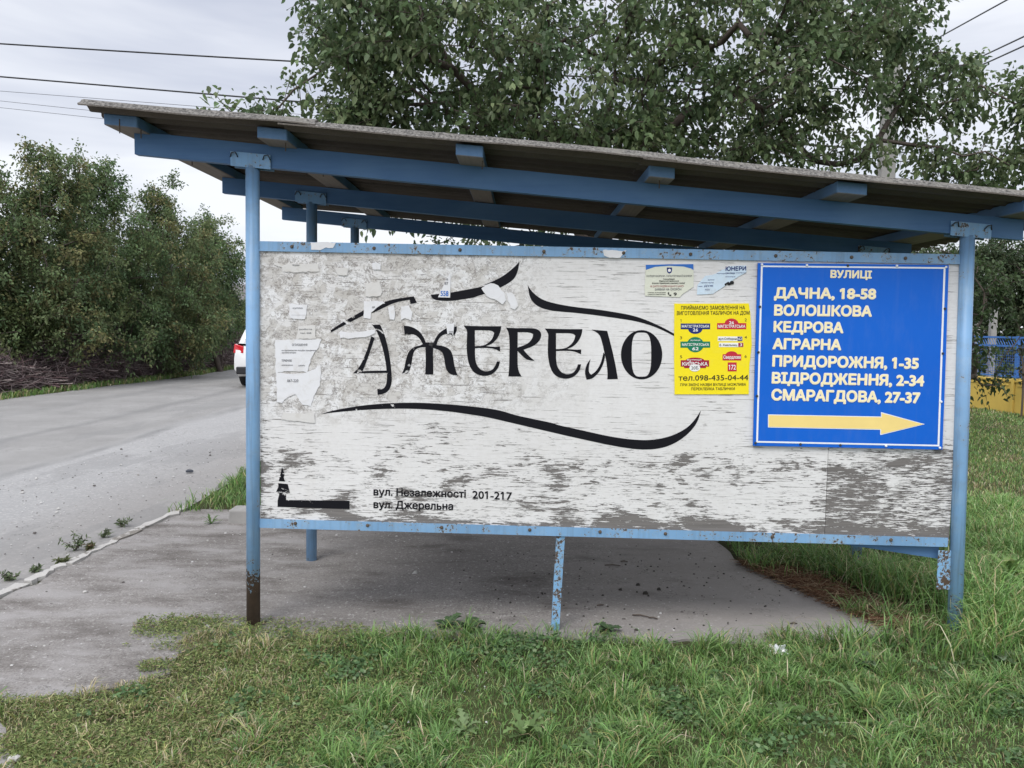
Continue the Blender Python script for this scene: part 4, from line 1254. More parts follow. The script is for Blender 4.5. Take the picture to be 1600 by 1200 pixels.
def brush_at(r):
    y = r.uniform(9, 27); h = (1.45 + .3 * math.sin(y * 1.7) + .25 * math.sin(y * .7 + 1)) * .85
    u = r.uniform(-1, 1); x = road_far(y) - 1.25 + u * .9
    return np.array([x, y, (r.uniform(0, 1) ** .8) * h * (1 - u * u * .75) + .03])


sticks('brushwood', 15000, brush_at, 'long heap of dry purplish brushwood along the far road edge', 'brushwood', 70, [(.14, .105, .108), (.18, .145, .142), (.30, .25, .235), (.10, .075, .078), (.15, .10, .10)], (.005, .016))


# grass and other ground cover
def blades(name, P, h, w, cols, label, seed, lean=.5, cat='grass', flatten=1.):
    r = np.random.default_rng(seed); n = len(P)
    a = r.uniform(0, 2 * math.pi, n); ld = np.stack([np.cos(a), np.sin(a), np.zeros(n)], 1)
    b = a + r.normal(math.pi / 2, .7, n); sd_ = np.stack([np.cos(b), np.sin(b), np.zeros(n)], 1)
    L = np.abs(r.normal(lean, .35, n))[:, None]
    h = h[:, None]; w = w[:, None] * .5
    up = np.array([[0, 0, 1.]]) * flatten
    p0 = P; p1 = P + up * h * .45 + ld * h * L * .18; p2 = P + up * h * .80 + ld * h * L * .52; p3 = P + up * h * (1.0 - .22 * L) + ld * h * L * 1.0
    V = np.stack([p0 - sd_ * w * .8, p0 + sd_ * w * .8, p1 - sd_ * w, p1 + sd_ * w, p2 - sd_ * w * .7, p2 + sd_ * w * .7, p3], 1).reshape(-1, 3)
    i = np.arange(n)[:, None] * 7
    Q = np.concatenate([i + np.array([[0, 1, 3, 2]]), i + np.array([[2, 3, 5, 4]])]); T = i + np.array([[4, 5, 6]])
    o = link(name, mesh_np(name, V, Q, T, np.repeat(cols, 7, axis=0)), M['grass'])
    return tag(o, label, cat, None, 'stuff')


def vnoise(P, s, seed):
    """smooth value noise for scattering"""
    r = np.random.default_rng(seed); G = r.uniform(0, 1, (64, 64))
    q = P[:, :2] * s + 100; i = np.floor(q).astype(int); f = q - i; f = f * f * (3 - 2 * f)
    g = lambda a, b: G[(i[:, 0] + a) % 64, (i[:, 1] + b) % 64]
    return (g(0, 0) * (1 - f[:, 0]) + g(1, 0) * f[:, 0]) * (1 - f[:, 1]) + (g(0, 1) * (1 - f[:, 0]) + g(1, 1) * f[:, 0]) * f[:, 1]


def scatter(n, x0, x1, y0, y1, r): return np.stack([r.uniform(x0, x1, n), r.uniform(y0, y1, n), np.full(n, -.012)], 1)


GREEN = np.array([[.115, .212, .055], [.148, .26, .072], [.088, .17, .05], [.195, .30, .105], [.14, .22, .085], [.29, .37, .17]])
DRY = np.array([[.36, .30, .17], [.27, .23, .13], [.44, .39, .26]])
YEL = np.array([[.22, .25, .08], [.18, .21, .07], [.27, .27, .11]])


def colours(P, r, dryp, yelp):
    n = len(P); c = GREEN[r.choice(6, n, p=[.24, .22, .20, .15, .13, .06])].copy()
    u = r.uniform(0, 1, n); k = u < dryp; c[k] = DRY[r.integers(0, 3, k.sum())]; k = (u >= dryp) & (u < dryp + yelp); c[k] = YEL[r.integers(0, 3, k.sum())]
    return c * r.uniform(.80, 1.5, (n, 1)) * r.uniform(.94, 1.06, (n, 3))


r = np.random.default_rng(101)
# near lawn in front of the shelter
P = scatter(190000, -1.5, 5.2, -2.6, .42, r)
n1 = vnoise(P, 2.2, 1); n2 = vnoise(P, 7, 2); n3 = vnoise(P, .9, 3); n4 = vnoise(P, 16, 5)
Pj = P.copy(); Pj[:, 0] += (n2 - .5) * .28 + (n4 - .5) * .12; Pj[:, 1] += (n1 - .5) * .22 + (n4 - .5) * .16
keep = ~inside(Pj, PAVE) | (~inside(P, PAVE) & (P[:, 0] < .3))
left = np.clip((.75 - P[:, 0]) / 1.0, 0, 1)                      # 1 in the thin, trampled left part
dens = np.clip(.30 + 1.1 * n2 * n1 + .45 * n4, 0, 1) * (1 - .15 * left)
keep &= r.uniform(0, 1, len(P)) < dens
P = P[keep]; n1, n2, n3, n4, left = (a[keep] for a in (n1, n2, n3, n4, left))
tuft = np.clip((n4 * n2 - .28) * 3.2, 0, 1)
edge = np.clip(1 - np.abs(P[:, 1] + .08) / .35, 0, 1) * (P[:, 0] > .3)
h = (.022 + .030 * n2 + .065 * tuft + .025 * edge * n4) * r.uniform(.6, 1.35, len(P)) * (1 - .30 * left)
w = r.uniform(.0022, .0050, len(P)) * (1 + .5 * tuft)
dr = np.clip(.07 + .22 * np.clip((.42 - n3) * 6, 0, 1) + .28 * left, 0, .6); cc = colours(P, r, dr, .10 + .28 * left)
blades('grass', P, h, w, cc, 'green lawn grass in front of the bus shelter', 201, .95)

# creeping mat of knotgrass at the left, lapping over the pavement
r = np.random.default_rng(102)
P = scatter(170000, -1.4, 1.0, -1.9, .10, r); n1 = vnoise(P, 3, 11); n2 = vnoise(P, 9, 12)
tongue = np.clip(1 - np.abs(P[:, 1] + .10 + .16 * (P[:, 0])) / .24, 0, 1) * (P[:, 0] > -.62 - (n1 - .5) * .3)
lawn = ~inside(P + np.stack([(n2 - .45) * .6, (n1 - .45) * .5, 0 * n1], 1), PAVE) | ~inside(P, PAVE)
keep = r.uniform(0, 1, len(P)) < np.maximum(lawn * np.clip((n1 - .1) * n2 * 2.6, .06, 1) * np.clip(1.3 - P[:, 0] * .9, 0, 1), tongue * np.clip((n2 - .15) * 2.2, 0, 1))
P = P[keep]; n = len(P)
D = r.normal(0, 1, (n, 3)); D[:, 2] = np.abs(D[:, 2]) * .45 + .1
P[:, 2] = r.uniform(-.008, .020, n)
base_c = np.array([[.20, .25, .085], [.29, .33, .13], [.13, .19, .065], [.36, .30, .17], [.20, .13, .09]])
cc = base_c[r.choice(5, n, p=[.38, .24, .24, .09, .05])] * r.uniform(.7, 1.3, (n, 1))
o = link('creeping_weed', leaves_mesh('creeping_weed', P, D, .021, cc, 7, .24, .1), M['grass'])
tag(o, 'yellowish creeping knotgrass mat at the left edge of the lawn', 'ground cover', None, 'stuff')

# clover and small broad leaves between the blades
r = np.random.default_rng(112)
P = scatter(60000, -.4, 5.0, -1.9, -.02, r); n1 = vnoise(P, 3.3, 61); n2 = vnoise(P, 8, 62)
P = P[(r.uniform(0, 1, len(P)) < np.clip((n1 * n2 - .30) * 3.2, 0, .8)) & ~inside(P, PAVE)]; n = len(P)
P[:, 2] = r.uniform(.0, .03, n); D = r.normal(0, 1, (n, 3)); D[:, 2] = np.abs(D[:, 2]) * .35
cc = np.array([[.08, .15, .06], [.11, .19, .075], [.14, .22, .09], [.20, .26, .14]])[r.choice(4, n, p=[.4, .3, .2, .1])] * r.uniform(.75, 1.25, (n, 1))
o = link('clover', leaves_mesh('clover', P, D, .024, cc, 9, .8, .15), M['grass']); tag(o, 'patches of clover and small broad leaves in the front lawn', 'ground cover', None, 'stuff')

# tall tufts round the right post and behind the slab
r = np.random.default_rng(103)
P = scatter(60000, 2.9, 6.6, -.35, 3.6, r); n1 = vnoise(P, 2.4, 21); n2 = vnoise(P, 6, 22)
Pj = P.copy(); Pj[:, 0] += (n2 - .5) * .22
keep = ~inside(Pj, PAVE) & (r.uniform(0, 1, len(P)) < np.clip(n1 * n2 * 3.0, .08, 1)) & (P[:, 0] > 3.05)
straw_zone = (P[:, 0] < 3.75) & (P[:, 1] > .05) & (P[:, 1] < 1.15) & (P[:, 0] < 3.95 - P[:, 1] * .35)
keep &= ~(straw_zone & (r.uniform(0, 1, len(P)) < .88))
P = P[keep]; n2 = n2[keep]; n1 = n1[keep]
near = np.exp(-((P[:, 0] - 4.0) ** 2 + (P[:, 1] - .3) ** 2) / .45)
h = (.07 + .10 * n2 + .19 * near) * r.uniform(.5, 1.3, len(P)); w = r.uniform(.004, .008, len(P))
blades('tall_grass', P, h, w, colours(P, r, .08, .10) * (1. + .28 * (P[:, 0:1] > 3.75)), 'tall tufts of grass round the foot of the right post', 203, .9)

# lawn running back to the fence on the right
r = np.random.default_rng(104)
P = scatter(240000, 3.6, 14.5, 1.2, 15.5, r); d = P[:, 1] + 4.35
xc = 1.447 + d * .50
keep = (np.abs(P[:, 0] - xc) < 1.2 + d * .12) & (r.uniform(0, 1, len(P)) < np.clip(.9 * (7 / d), 0, 1))
P = P[keep]; d = d[keep]; n1 = vnoise(P, 1.1, 31); n2 = vnoise(P, 3.1, 32)
h = (.03 + .04 * n2) * r.uniform(.6, 1.3, len(P)); w = r.uniform(.004, .007, len(P)) * (d / 6.)
blades('lawn', P, h, w, colours(P, r, np.clip(.10 + .25 * (n1 > .6), 0, .5), .25), 'mown lawn running back to the fence on the right', 204, .6)

# grass wedge between pavement and bus bay, and the far verge
r = np.random.default_rng(105)
P = scatter(30000, -2.4, .3, 2.55, 8.5, r); n1 = vnoise(P, 2.4, 41); n2 = vnoise(P, 7, 42)
rn = np.array([road_near(y) for y in P[:, 1]])
keep = (P[:, 0] > rn + .05 - (n2 - .4) * .2) & (P[:, 1] > 2.62 + (n1 - .5) * .3 + .25 * (P[:, 0] > -1.2) * (n2 > .5)) & (r.uniform(0, 1, len(P)) < np.clip(n2 * 1.7, .2, 1))
P = P[keep]; h = (.06 + .10 * vnoise(P, 6, 43)) * r.uniform(.5, 1.2, len(P)); w = r.uniform(.005, .009, len(P))
cw = colours(P, r, .05, .10)
P2 = scatter(40000, -11.2, -7.6, 6, 30, r); rf = np.array([road_far(y) for y in P2[:, 1]]); n2 = vnoise(P2, 1.5, 44)
k = (P2[:, 0] < rf + .05 + (n2 - .5) * .3) & (P2[:, 0] > rf - 1.5); P2 = P2[k]
h2 = r.uniform(.06, .18, len(P2)); w2 = r.uniform(.012, .026, len(P2))
blades('verge_grass', P, h, w, cw, 'green grass wedge between the pavement and the bus bay', 205, .7)
blades('verge_grass', P2, h2, w2, colours(P2, r, .12, .2), 'strip of grass along the far edge of the road', 206, .5)

# straw and dry needles at the back corner of the slab
def straw_at(r):
    y = r.uniform(.10, 1.35); x = 3.62 - .42 * y + abs(r.normal(0, .17)) - .06
    return np.array([x, y, r.uniform(0, .035)])
sticks('dry_straw', 2600, straw_at, 'reddish brown dry straw at the right corner of the slab', 'straw', 71, [(.16, .085, .05), (.22, .13, .08), (.11, .06, .04), (.36, .27, .17)], (.0011, .0026), (.05, .22), .25)


# grit on the pavement and the bay
r = np.random.default_rng(106); V = []; Q = []; K = []
def grit(n, x0, x1, y0, y1, sz, dk=False):
    for i in range(n):
        s = sz * r.uniform(.4, 1.3) * (1 + 1.5 * (r.uniform() < .06)); p = np.array([r.uniform(x0, x1), r.uniform(y0, y1), .0])
        b = len(V); c = np.array([(.42, .41, .39), (.30, .28, .26), (.10, .09, .085), (.46, .45, .44)][r.integers(4)] if not dk else (.05, .045, .04))
        for dx, dy, dz in ((-1, -1, 0), (1, -1, 0), (1, 1, 0), (-1, 1, 0), (-.5, -.6, 1), (.6, -.5, .9), (.5, .6, 1.1), (-.6, .4, .8)):
            V.append(p + np.array([dx * s * r.uniform(.7, 1.2), dy * s * r.uniform(.7, 1.2), dz * s * .9 - .004])); K.append(c)
        for f in ((4, 5, 6, 7), (0, 1, 5, 4), (1, 2, 6, 5), (2, 3, 7, 6), (3, 0, 4, 7)): Q.append([b + q for q in f])
grit(1600, -1.5, 3.0, -1.1, 2.8, .0032); grit(900, -3.8, -1.7, -.5, 7, .005); grit(90, -1.2, 3.3, -.7, 2.2, .006); grit(240, 1.0, 3.45, -.1, 1.6, .006, True)
o = link('gravel', mesh_np('gravel', np.array(V), np.array(Q), None, np.array(K)), M['twig']); tag(o, 'loose grit scattered over the pavement and the bus bay', 'grit', None, 'stuff')


# ------------------------------------------------------------------ small plants
def rosette(root, n, L, wd, cols, seed, rise=.5, label='', cat='weed', name='weed_plant', group=None):
    r = np.random.default_rng(seed); t = thing(name, tuple(root), label, cat, group); n = int(n * 1.6)
    V = []; Q = []; K = []
    for i in range(n):
        a = 2 * math.pi * i / n + r.normal(0, .3); d = np.array([math.cos(a), math.sin(a), 0]); s = np.array([-math.sin(a), math.cos(a), 0])
        l = L * r.uniform(.6, 1.15); up = rise * r.uniform(.3, 1.4); m = 10; b = len(V); c = np.array(cols[r.integers(len(cols))]) * r.uniform(.8, 1.25)
        for k in range(m + 1):
            u = k / m; ww = wd * (.8 if wd > .024 else .62) * (math.sin(math.pi * min(1, u * .92 + .06)) ** .8) * (1 + (.18 if wd > .024 else .55) * (1 if k % 2 else -1)) + .0015
            p = d * l * u + np.array([0, 0, l * up * math.sin(u * 2.0) * .8 + .003])
            V += [p - s * ww + np.array([0, 0, ww * .35]), p, p + s * ww + np.array([0, 0, ww * .35])]; K += [c, c * 1.15, c]
        for k in range(m):
            q = b + k * 3; Q += [(q, q + 1, q + 4, q + 3), (q + 1, q + 2, q + 5, q + 4)]
    link('leaves', mesh_np('leaves', np.array(V), np.array(Q), None, np.array(K), True), M['grass'], t)
    return t


WG = [(.10, .17, .05), (.12, .19, .07), (.085, .15, .045)]
PG = [(.17, .22, .14), (.14, .20, .11)]
spots = [((1350, 1110), 9, .17, .022, WG, .6, 'bushy dandelion in the front lawn right of the litter'), ((1390, 1145), 8, .13, .02, WG, .5, 'dandelion below the bushy one at the front right'),
         ((1350, 1036), 6, .10, .035, PG, .4, 'pale broad-leaved weed left of the right post foot'), ((1555, 1030), 7, .12, .038, PG, .4, 'pale broad-leaved weed at the right edge of the lawn'),
         ((1550, 940), 16, .24, .03, [(.13, .22, .065), (.16, .26, .08)], 1.3, 'tall leafy dock plant right of the right post'), ((1592, 930), 14, .21, .032, [(.20, .29, .085), (.17, .26, .075)], 1.2, 'yellow-green leafy plant at the right edge beside the post'),
         ((1460, 890), 12, .28, .034, [(.12, .20, .06)], 1.6, 'upright leafy weed behind the flange plate'), ((735, 985), 9, .09, .028, [(.055, .095, .04), (.07, .115, .05)], .6, 'dark clover clump at the slab edge left of the support leg'),
         ((700, 978), 9, .09, .026, [(.055, .095, .04), (.07, .115, .05)], .6, 'second dark clover clump, nearer the left post'), ((950, 985), 8, .08, .026, [(.06, .10, .045)], .5, 'dark clover clump right of the support leg'),
         ((1220, 1120), 8, .10, .018, WG, .5, 'small dandelion at the front centre of the lawn'), ((820, 1150), 7, .11, .022, [(.13, .20, .07)], .7, 'bright dandelion at the bottom middle of the lawn'),
         ((930, 1175), 7, .10, .02, [(.12, .19, .07)], .6, 'bright dandelion at the bottom edge right of centre'), ((725, 1140), 6, .08, .018, [(.16, .22, .10)], .6, 'small pale dandelion at the bottom left of centre'), ((560, 1120), 6, .08, .018, [(.12, .19, .07)], .5, 'small green weed in the thin grass at the left'),
         ((330, 818), 7, .08, .010, WG, .7, 'small grass tuft on the pavement left of the left post')]
for k, (px, n, L, wd, cl, rs, lab) in enumerate(spots):
    p = onz(*px); p[2] = -.008
    rosette(p, n, L, wd, cl, 300 + k, rs, lab, 'weed', 'weed_plant', 'broad-leaved weeds in the grass')


def sprig(px, hgt, n, cols, seed, label, ln=.035):
    p = onz(*px); p[2] = -.01; r = np.random.default_rng(seed); t = thing('sprig_weed', tuple(p), label, 'weed', 'weeds along the kerb')
    b = MB(); PL_, DL_, CL_ = [], [], []
    for i in range(n):
        a = r.uniform(0, 6.28); tip = p + np.array([math.cos(a) * hgt * r.uniform(.3, 1.1), math.sin(a) * hgt * .6, hgt * r.uniform(.4, 1)]); mid = (p + tip) / 2 + np.array([0, 0, hgt * .12])
        b.tube([p, mid, tip], [.003, .0022, .001], 4, False)
        for k in range(16):
            u = r.uniform(.15, 1); q = p * (1 - u) ** 2 + mid * 2 * u * (1 - u) + tip * u * u; PL_.append(q); DL_.append(r.normal(0, 1, 3) + np.array([0, 0, .4])); CL_.append(np.array(cols[r.integers(len(cols))]) * r.uniform(.7, 1.3))
    b.build('stem', M['bark'], t)
    link('leaves', leaves_mesh('leaves', np.array(PL_) - p, np.array(DL_), ln, np.array(CL_), seed, .3, .1), M['grass'], t)


SGC = [(.12, .16, .08), (.15, .19, .10), (.10, .13, .07)]
sprig((118, 858), .13, 7, SGC, 401, 'largest spiky weed at the kerb on the left'); sprig((190, 822), .09, 6, SGC, 402, 'feathery weed further along the kerb')
sprig((160, 838), .06, 5, SGC, 403, 'low weed between the two taller kerb weeds'); sprig((55, 892), .045, 5, SGC, 404, 'low weed at the kerb nearest the left edge'); sprig((15, 905), .06, 6, SGC, 405, 'tiny weed at the kerb at the edge of the photo')
sprig((140, 858), .05, 8, [(.12, .14, .06), (.16, .12, .07)], 406, 'flat mat of weed lying over the kerb stones'); sprig((100, 880), .05, 8, [(.12, .14, .06)], 407, 'flat weed in the kerb joint left of the mat')

# ------------------------------------------------------------------ stones and litter
def rock(name, p, s, m, label, cat, seed):
    r = random.Random(seed); bm = bmesh.new(); bmesh.ops.create_icosphere(bm, subdivisions=2, radius=1)
    for v_ in bm.verts: v_.co = Vector((v_.co.x * s[0], v_.co.y * s[1], max(-.3 * s[2], v_.co.z * s[2]))) * (1 + r.uniform(-.14, .14))
    me = bpy.data.meshes.new(name); bm.to_mesh(me); bm.free(); o = link(name, me, m); o.location = p; return tag(o, label, cat)


p = onz(296, 738); rock('stone', (p[0], p[1], .01), (.045, .03, .022), M['bolt'], 'dark stone lying on the bus bay', 'stone', 1)
p = onz(22, 1188); rock('stone', (p[0], p[1], .005), (.024, .02, .014), M['kerb'], 'pale stone at the bottom left corner', 'stone', 2)
p = onz(325, 979); rock('stone', (p[0], p[1], .0), (.02, .014, .012), M['kerb'], 'small white stone at the grass edge left of the left post', 'stone', 3)
p = onz(133, 925); rock('stone', (p[0], p[1], .0), (.014, .012, .01), M['kerb'], 'white pebble alone on the pavement at the left', 'stone', 4)
p = onz(376, 815); b = MB(); b.hexa([(p[0] - .09, p[1] - .05, -.05), (p[0] + .22, p[1] - .08, -.05), (p[0] + .22, p[1] + .12, -.05), (p[0] - .09, p[1] + .13, -.05), (p[0] - .085, p[1] - .045, .105), (p[0] + .21, p[1] - .07, .115), (p[0] + .21, p[1] + .11, .12), (p[0] - .08, p[1] + .12, .11)])
o = b.build('concrete_block', M['concrete'], None, .012, 2); tag(o, 'grey concrete block half hidden behind the left post', 'block')
# crumpled foil wrapper
p = onz(1213, 1021); bm = bmesh.new(); bmesh.ops.create_grid(bm, x_segments=10, y_segments=7, size=1); rr_ = random.Random(4)
for v_ in bm.verts: v_.co = Vector((v_.co.x * .045 + rr_.uniform(-.004, .004), v_.co.y * .028, .03 + rr_.uniform(-.01, .012)))
me = bpy.data.meshes.new('litter'); bm.to_mesh(me); bm.free(); o = link('litter', me, simple('foil wrapper', (.70, .72, .75), .35, .2, 90, .2)); o.location = (p[0], p[1], 0); o.rotation_euler = (.5, .1, .2)
tag(o, 'crumpled white wrapper lying in the lawn', 'litter')
b = MB(); r_ = random.Random(9)
for px, py, l, lab in ((957, 884, .11, 'longest dark twig in the shade at the back of the slab'), (975, 878, .05, 'short dark twig touching the longest one on the slab'), (1000, 962, .09, 'long dark twig near the grass edge of the slab'),
                       (938, 947, .04, 'short dark twig between the support leg and the long twig'), (1020, 966, .05, 'short dark twig just right of the long twig near the grass'), (1240, 975, .04, 'dark twig on the slab nearest the straw')):
    p = onz(px, py); a = r_.uniform(-.4, .4)
    b = MB(); b.tube([(p[0] - l / 2, p[1], .004), (p[0], p[1] + a * l * .3, .008), (p[0] + l / 2, p[1] + a * l, .004)], [.004, .005, .003], 5)
    o = b.build('stick', M['bark']); tag(o, lab, 'twig', 'twigs on the slab')

# ------------------------------------------------------------------ pole and wires
PX, PY_ = ony(1388, 200, 10.0)[0], 10.0
PO = thing('utility_pole', (PX, PY_, 0), 'tall grey concrete utility pole behind the apricot tree', 'pole')
b = MB(); b.hexa([(PX - .145, PY_ - .12, -.2), (PX + .145, PY_ - .12, -.2), (PX + .145, PY_ + .12, -.2), (PX - .145, PY_ + .12, -.2), (PX - .10, PY_ - .09, 9.2), (PX + .10, PY_ - .09, 9.2), (PX + .10, PY_ + .09, 9.2), (PX - .10, PY_ + .09, 9.2)])
b.build('shaft', M['concrete'], PO, .02, 2)
b = MB(); b.box(PX - .75, PX + .75, PY_ - .14, PY_ - .095, 8.4, 8.5); b.build('crossarm', M['concrete'], PO, .006, 1)
for dx in (-.65, -.25, .25, .65):
    b = MB(); b.tube([(PX + dx, PY_ - .117, 8.5), (PX + dx, PY_ - .117, 8.56), (PX + dx, PY_ - .117, 8.6), (PX + dx, PY_ - .117, 8.66)], [.03, .045, .03, .02], 10); b.build('insulator', M['sign_white'], PO)


def cable(a, c, rr, sag, m, name, label, cat, n=40):
    a = np.array(a); c = np.array(c); b = MB()
    b.tube([a + (c - a) * k / n - np.array([0, 0, sag * 4 * (k / n) * (1 - k / n)]) for k in range(n + 1)], rr, 6)
    tag(b.build(name, m), label, cat, 'overhead lines')


def wire_px(p0, p1, Y0, Y1, rr, label, m='wire', ext=1., sag=0.):
    a = np.array(ony(*p0, Y0)); c = np.array(ony(*p1, Y1)); cable(a + (a - c) * 0, c + (c - a) * (ext - 1), rr, sag, M[m], 'overhead_cable' if m == 'cable' else 'overhead_wire', label, 'cable' if m == 'cable' else 'wire')


wire_px((-260, 51), (1388, 142), 12.5, 9.9, .015, 'upper thick black cable crossing the sky at the left', 'cable', 1, .06)
wire_px((-260, 98), (1388, 236), 12.5, 9.9, .015, 'lower thick black cable just above the roof corner', 'cable', 1, -.0)
wire_px((-260, 122), (1388, 250), 16, 10, .0055, 'thin grey wire just under the lower black cable')
wire_px((-260, 130), (1388, 305), 18, 10.1, .0055, 'thin grey wire meeting the roof corner at the left')
wire_px((-260, 140), (1388, 318), 18, 10.1, .0055, 'lowest thin wire at the left of the roof')
wire_px((1388, 102), (1740, -92), 10, 3, .009, 'uppermost wire slanting up to the top right corner')
wire_px((1388, 157), (1740, -9), 10, 3, .009, 'middle wire slanting up at the right')
wire_px((1388, 168), (1740, 8), 10, 3, .009, 'lowest wire slanting up at the right')
wire_px((1388, 238), (1760, 236), 10, 24, .011, 'upper level wire right of the pole', ext=1.1)
wire_px((1388, 252), (1760, 258), 10, 24, .011, 'lower level wire right of the pole', ext=1.1)

# ------------------------------------------------------------------ fence on the right
M['yellow'] = simple('yellow wall paint', (.60, .42, .09), .75, .12, 2.5)
M['fence_blue'] = simple('blue fence paint', (.055, .17, .47), .55, .15, 6)
M['mesh_blue'] = simple('blue wire mesh', (.05, .13, .36), .6, .15, 6)
FE = thing('garden_fence', (11.5, 13.5, 0), 'blue wire fence on a yellow base beyond the lawn', 'fence')
fd = np.array([-.156, 1.]); fd /= np.linalg.norm(fd); f0 = np.array([12.05, 10.35])
def fp(s, o=0.): return f0 + fd * s + np.array([fd[1], -fd[0]]) * o
def fbox(b, s0, s1, o0, o1, z0, z1):
    A, B, C_, D = fp(s0, o0), fp(s1, o0), fp(s1, o1), fp(s0, o1)
    b.hexa([(*A, z0), (*D, z0), (*C_, z0), (*B, z0), (*A, z1), (*D, z1), (*C_, z1), (*B, z1)])
SP = 2.35
for k in range(6):
    s = k * SP
    b = MB(); fbox(b, s + .05, s + SP - .05, -.05, .05, -.1, .64); pn = b.build('base_panel', M['yellow'], FE, .008, 1)
    b = MB(); fbox(b, s + .04, s + SP - .04, -.075, .075, .645, .70); fbox(b, s + .12, s + SP - .12, -.062, -.0505, .56, .60); b.build('coping', M['yellow'], pn, .006, 1)
    b = MB(); fbox(b, s - .038, s + .038, -.085, .085, -.1, .72); b.build('base_pillar', M['yellow'], FE, .006, 1)
    b = MB(); fbox(b, s - .03, s + .03, -.03, .03, .725, 1.60); b.build('post', M['fence_blue'], FE)
    b = MB(); fbox(b, s + .03, s + SP - .03, -.02, .02, 1.55, 1.59); fbox(b, s + .03, s + SP - .03, -.02, .02, 1.37, 1.41); fbox(b, s + .03, s + SP - .03, -.02, .02, .74, .77); b.build('rail', M['fence_blue'], FE)
    b = MB()
    q = .06
    while q < SP - .12:
        A = fp(s + q); B = fp(s + q + .10); b.tube([(*A, 1.41), (*B, 1.55)], .009, 4, False); q += .075
    b.build('lattice', M['fence_blue'], FE)
    b = MB()
    for z in np.arange(.80, 1.36, .055): b.tube([(*fp(s + .03), z), (*fp(s + SP - .03), z)], .0045, 4, False)
    for q in np.arange(.08, SP - .04, .055): b.tube([(*fp(s + q), .77), (*fp(s + q), 1.37)], .004, 4, False)
    b.build('wire_mesh', M['mesh_blue'], FE)
for k, (px, top, Y, lab) in enumerate(((1526, 505, 15.5, 'shorter grey concrete post behind the blue fence'), (1553, 482, 14.6, 'taller grey concrete post behind the blue fence'))):
    c = ony(px, top, Y); w = .07; b = MB()
    b.hexa([(c[0] - w, Y - w, -.1), (c[0] + w, Y - w, -.1), (c[0] + w, Y + w, -.1), (c[0] - w, Y + w, -.1), (c[0] - w * .9, Y - w * .9, c[2]), (c[0] + w * .9, Y - w * .9, c[2]), (c[0] + w * .9, Y + w * .9, c[2]), (c[0] - w * .9, Y + w * .9, c[2])])
    tag(b.build('concrete_post', M['concrete'], None, .008, 1), lab, 'post')
# sapling in front of the fence
c = onz(1596, 652)
tree('sapling', (c[0], c[1], 0), [[(c[0], c[1], .5), (c[0] - .02, c[1], 1.0)]], [((c[0] - .05, c[1], 1.15), (.24, .24, .4), 1)], 11, 6, 2, .075, [(.045, .055, .03), (.06, .06, .03)], 'young sapling with few dark leaves in front of the fence', 'tree', None, 91, None, None, .022, .16)
# trees behind the fence
for k, (px, Y, rx, h, lab) in enumerate(((1530, 18.5, 95, 4.2, 'dense dark tree behind the yellow based fence, nearest the post'), (1640, 18., 110, 4.4, 'dense dark tree behind the fence at the right edge'), (1440, 21, 110, 4.3, 'dense dark tree hidden mostly behind the board'), (1330, 24, 120, 4.4, 'far dark tree seen under the right end of the roof'), (1760, 17, 120, 4.4, 'dark tree beyond the right edge behind the fence'))):
    c = ony(px, 500, Y); kx = (Y - CAM[1]) / F
    tree('fence_tree', (c[0], Y, 0), [[(c[0], Y, .5), (c[0] + .1, Y, 1.2)], [(c[0] - .1, Y, .5), (c[0] - .5, Y, 1.2)]], [((c[0], Y, h * .52), (rx * kx, 1.3, h * .46), 1), ((c[0] + .4, Y, h * .85), (rx * kx * .6, .8, h * .16), .3)], 330, 13, 3, .10,
         [(.062, .092, .046), (.078, .112, .052), (.052, .076, .04), (.10, .125, .064)], lab, 'tree', 'dark trees behind the fence', 80 + k, None, M['bgleaf'], .1, .4, .55, .2, .4, .07, inner=120)

# ------------------------------------------------------------------ far house on the left
HX, HY = ony(352, 480, 46)[0], 46
HO = thing('small_house', (HX + 4, HY, 0), 'small house with a grey pitched roof far down the road', 'house')
b = MB(); b.box(HX - .2, HX + 9, HY, HY + 7, -.1, 2.6); b.build('wall', simple('grey render', (.36, .34, .32), .9, .1, 3), HO)
b = MB(); b.add([(HX - .7, HY - .5, 2.5), (HX + 9.5, HY - .5, 2.5), (HX + 9.5, HY + 3.5, 4.1), (HX - .7, HY + 3.5, 4.1), (HX - .7, HY + 7.5, 2.5), (HX + 9.5, HY + 7.5, 2.5), (HX - .7, HY + 3.5, 3.95), (HX + 9.5, HY + 3.5, 3.95), (HX - .7, HY - .5, 2.62), (HX + 9.5, HY - .5, 2.62), (HX - .7, HY + 7.5, 2.62), (HX + 9.5, HY + 7.5, 2.62)],
               [(8, 9, 2, 3), (3, 2, 11, 10), (0, 8, 9, 1), (0, 6, 7, 1), (6, 4, 5, 7), (0, 8, 3, 6), (6, 3, 10, 4), (1, 7, 2, 9), (7, 5, 11, 2), (4, 5, 11, 10)])
b.build('roof', simple('grey roof tiles', (.13, .12, .12), .8, .2, 12), HO)
for dx in (1.2, 3.6):
    b = MB(); b.box(HX + dx, HX + dx + 1.2, HY - .05, HY - .005, 1., 2.1); w_ = b.build('window', M['sign_white'], HO, .01, 1)
    b = MB(); b.box(HX + dx + .1, HX + dx + 1.1, HY - .06, HY - .052, 1.1, 2.); b.build('pane', simple('dark window glass', (.03, .035, .04), .1, .05, 2), w_)

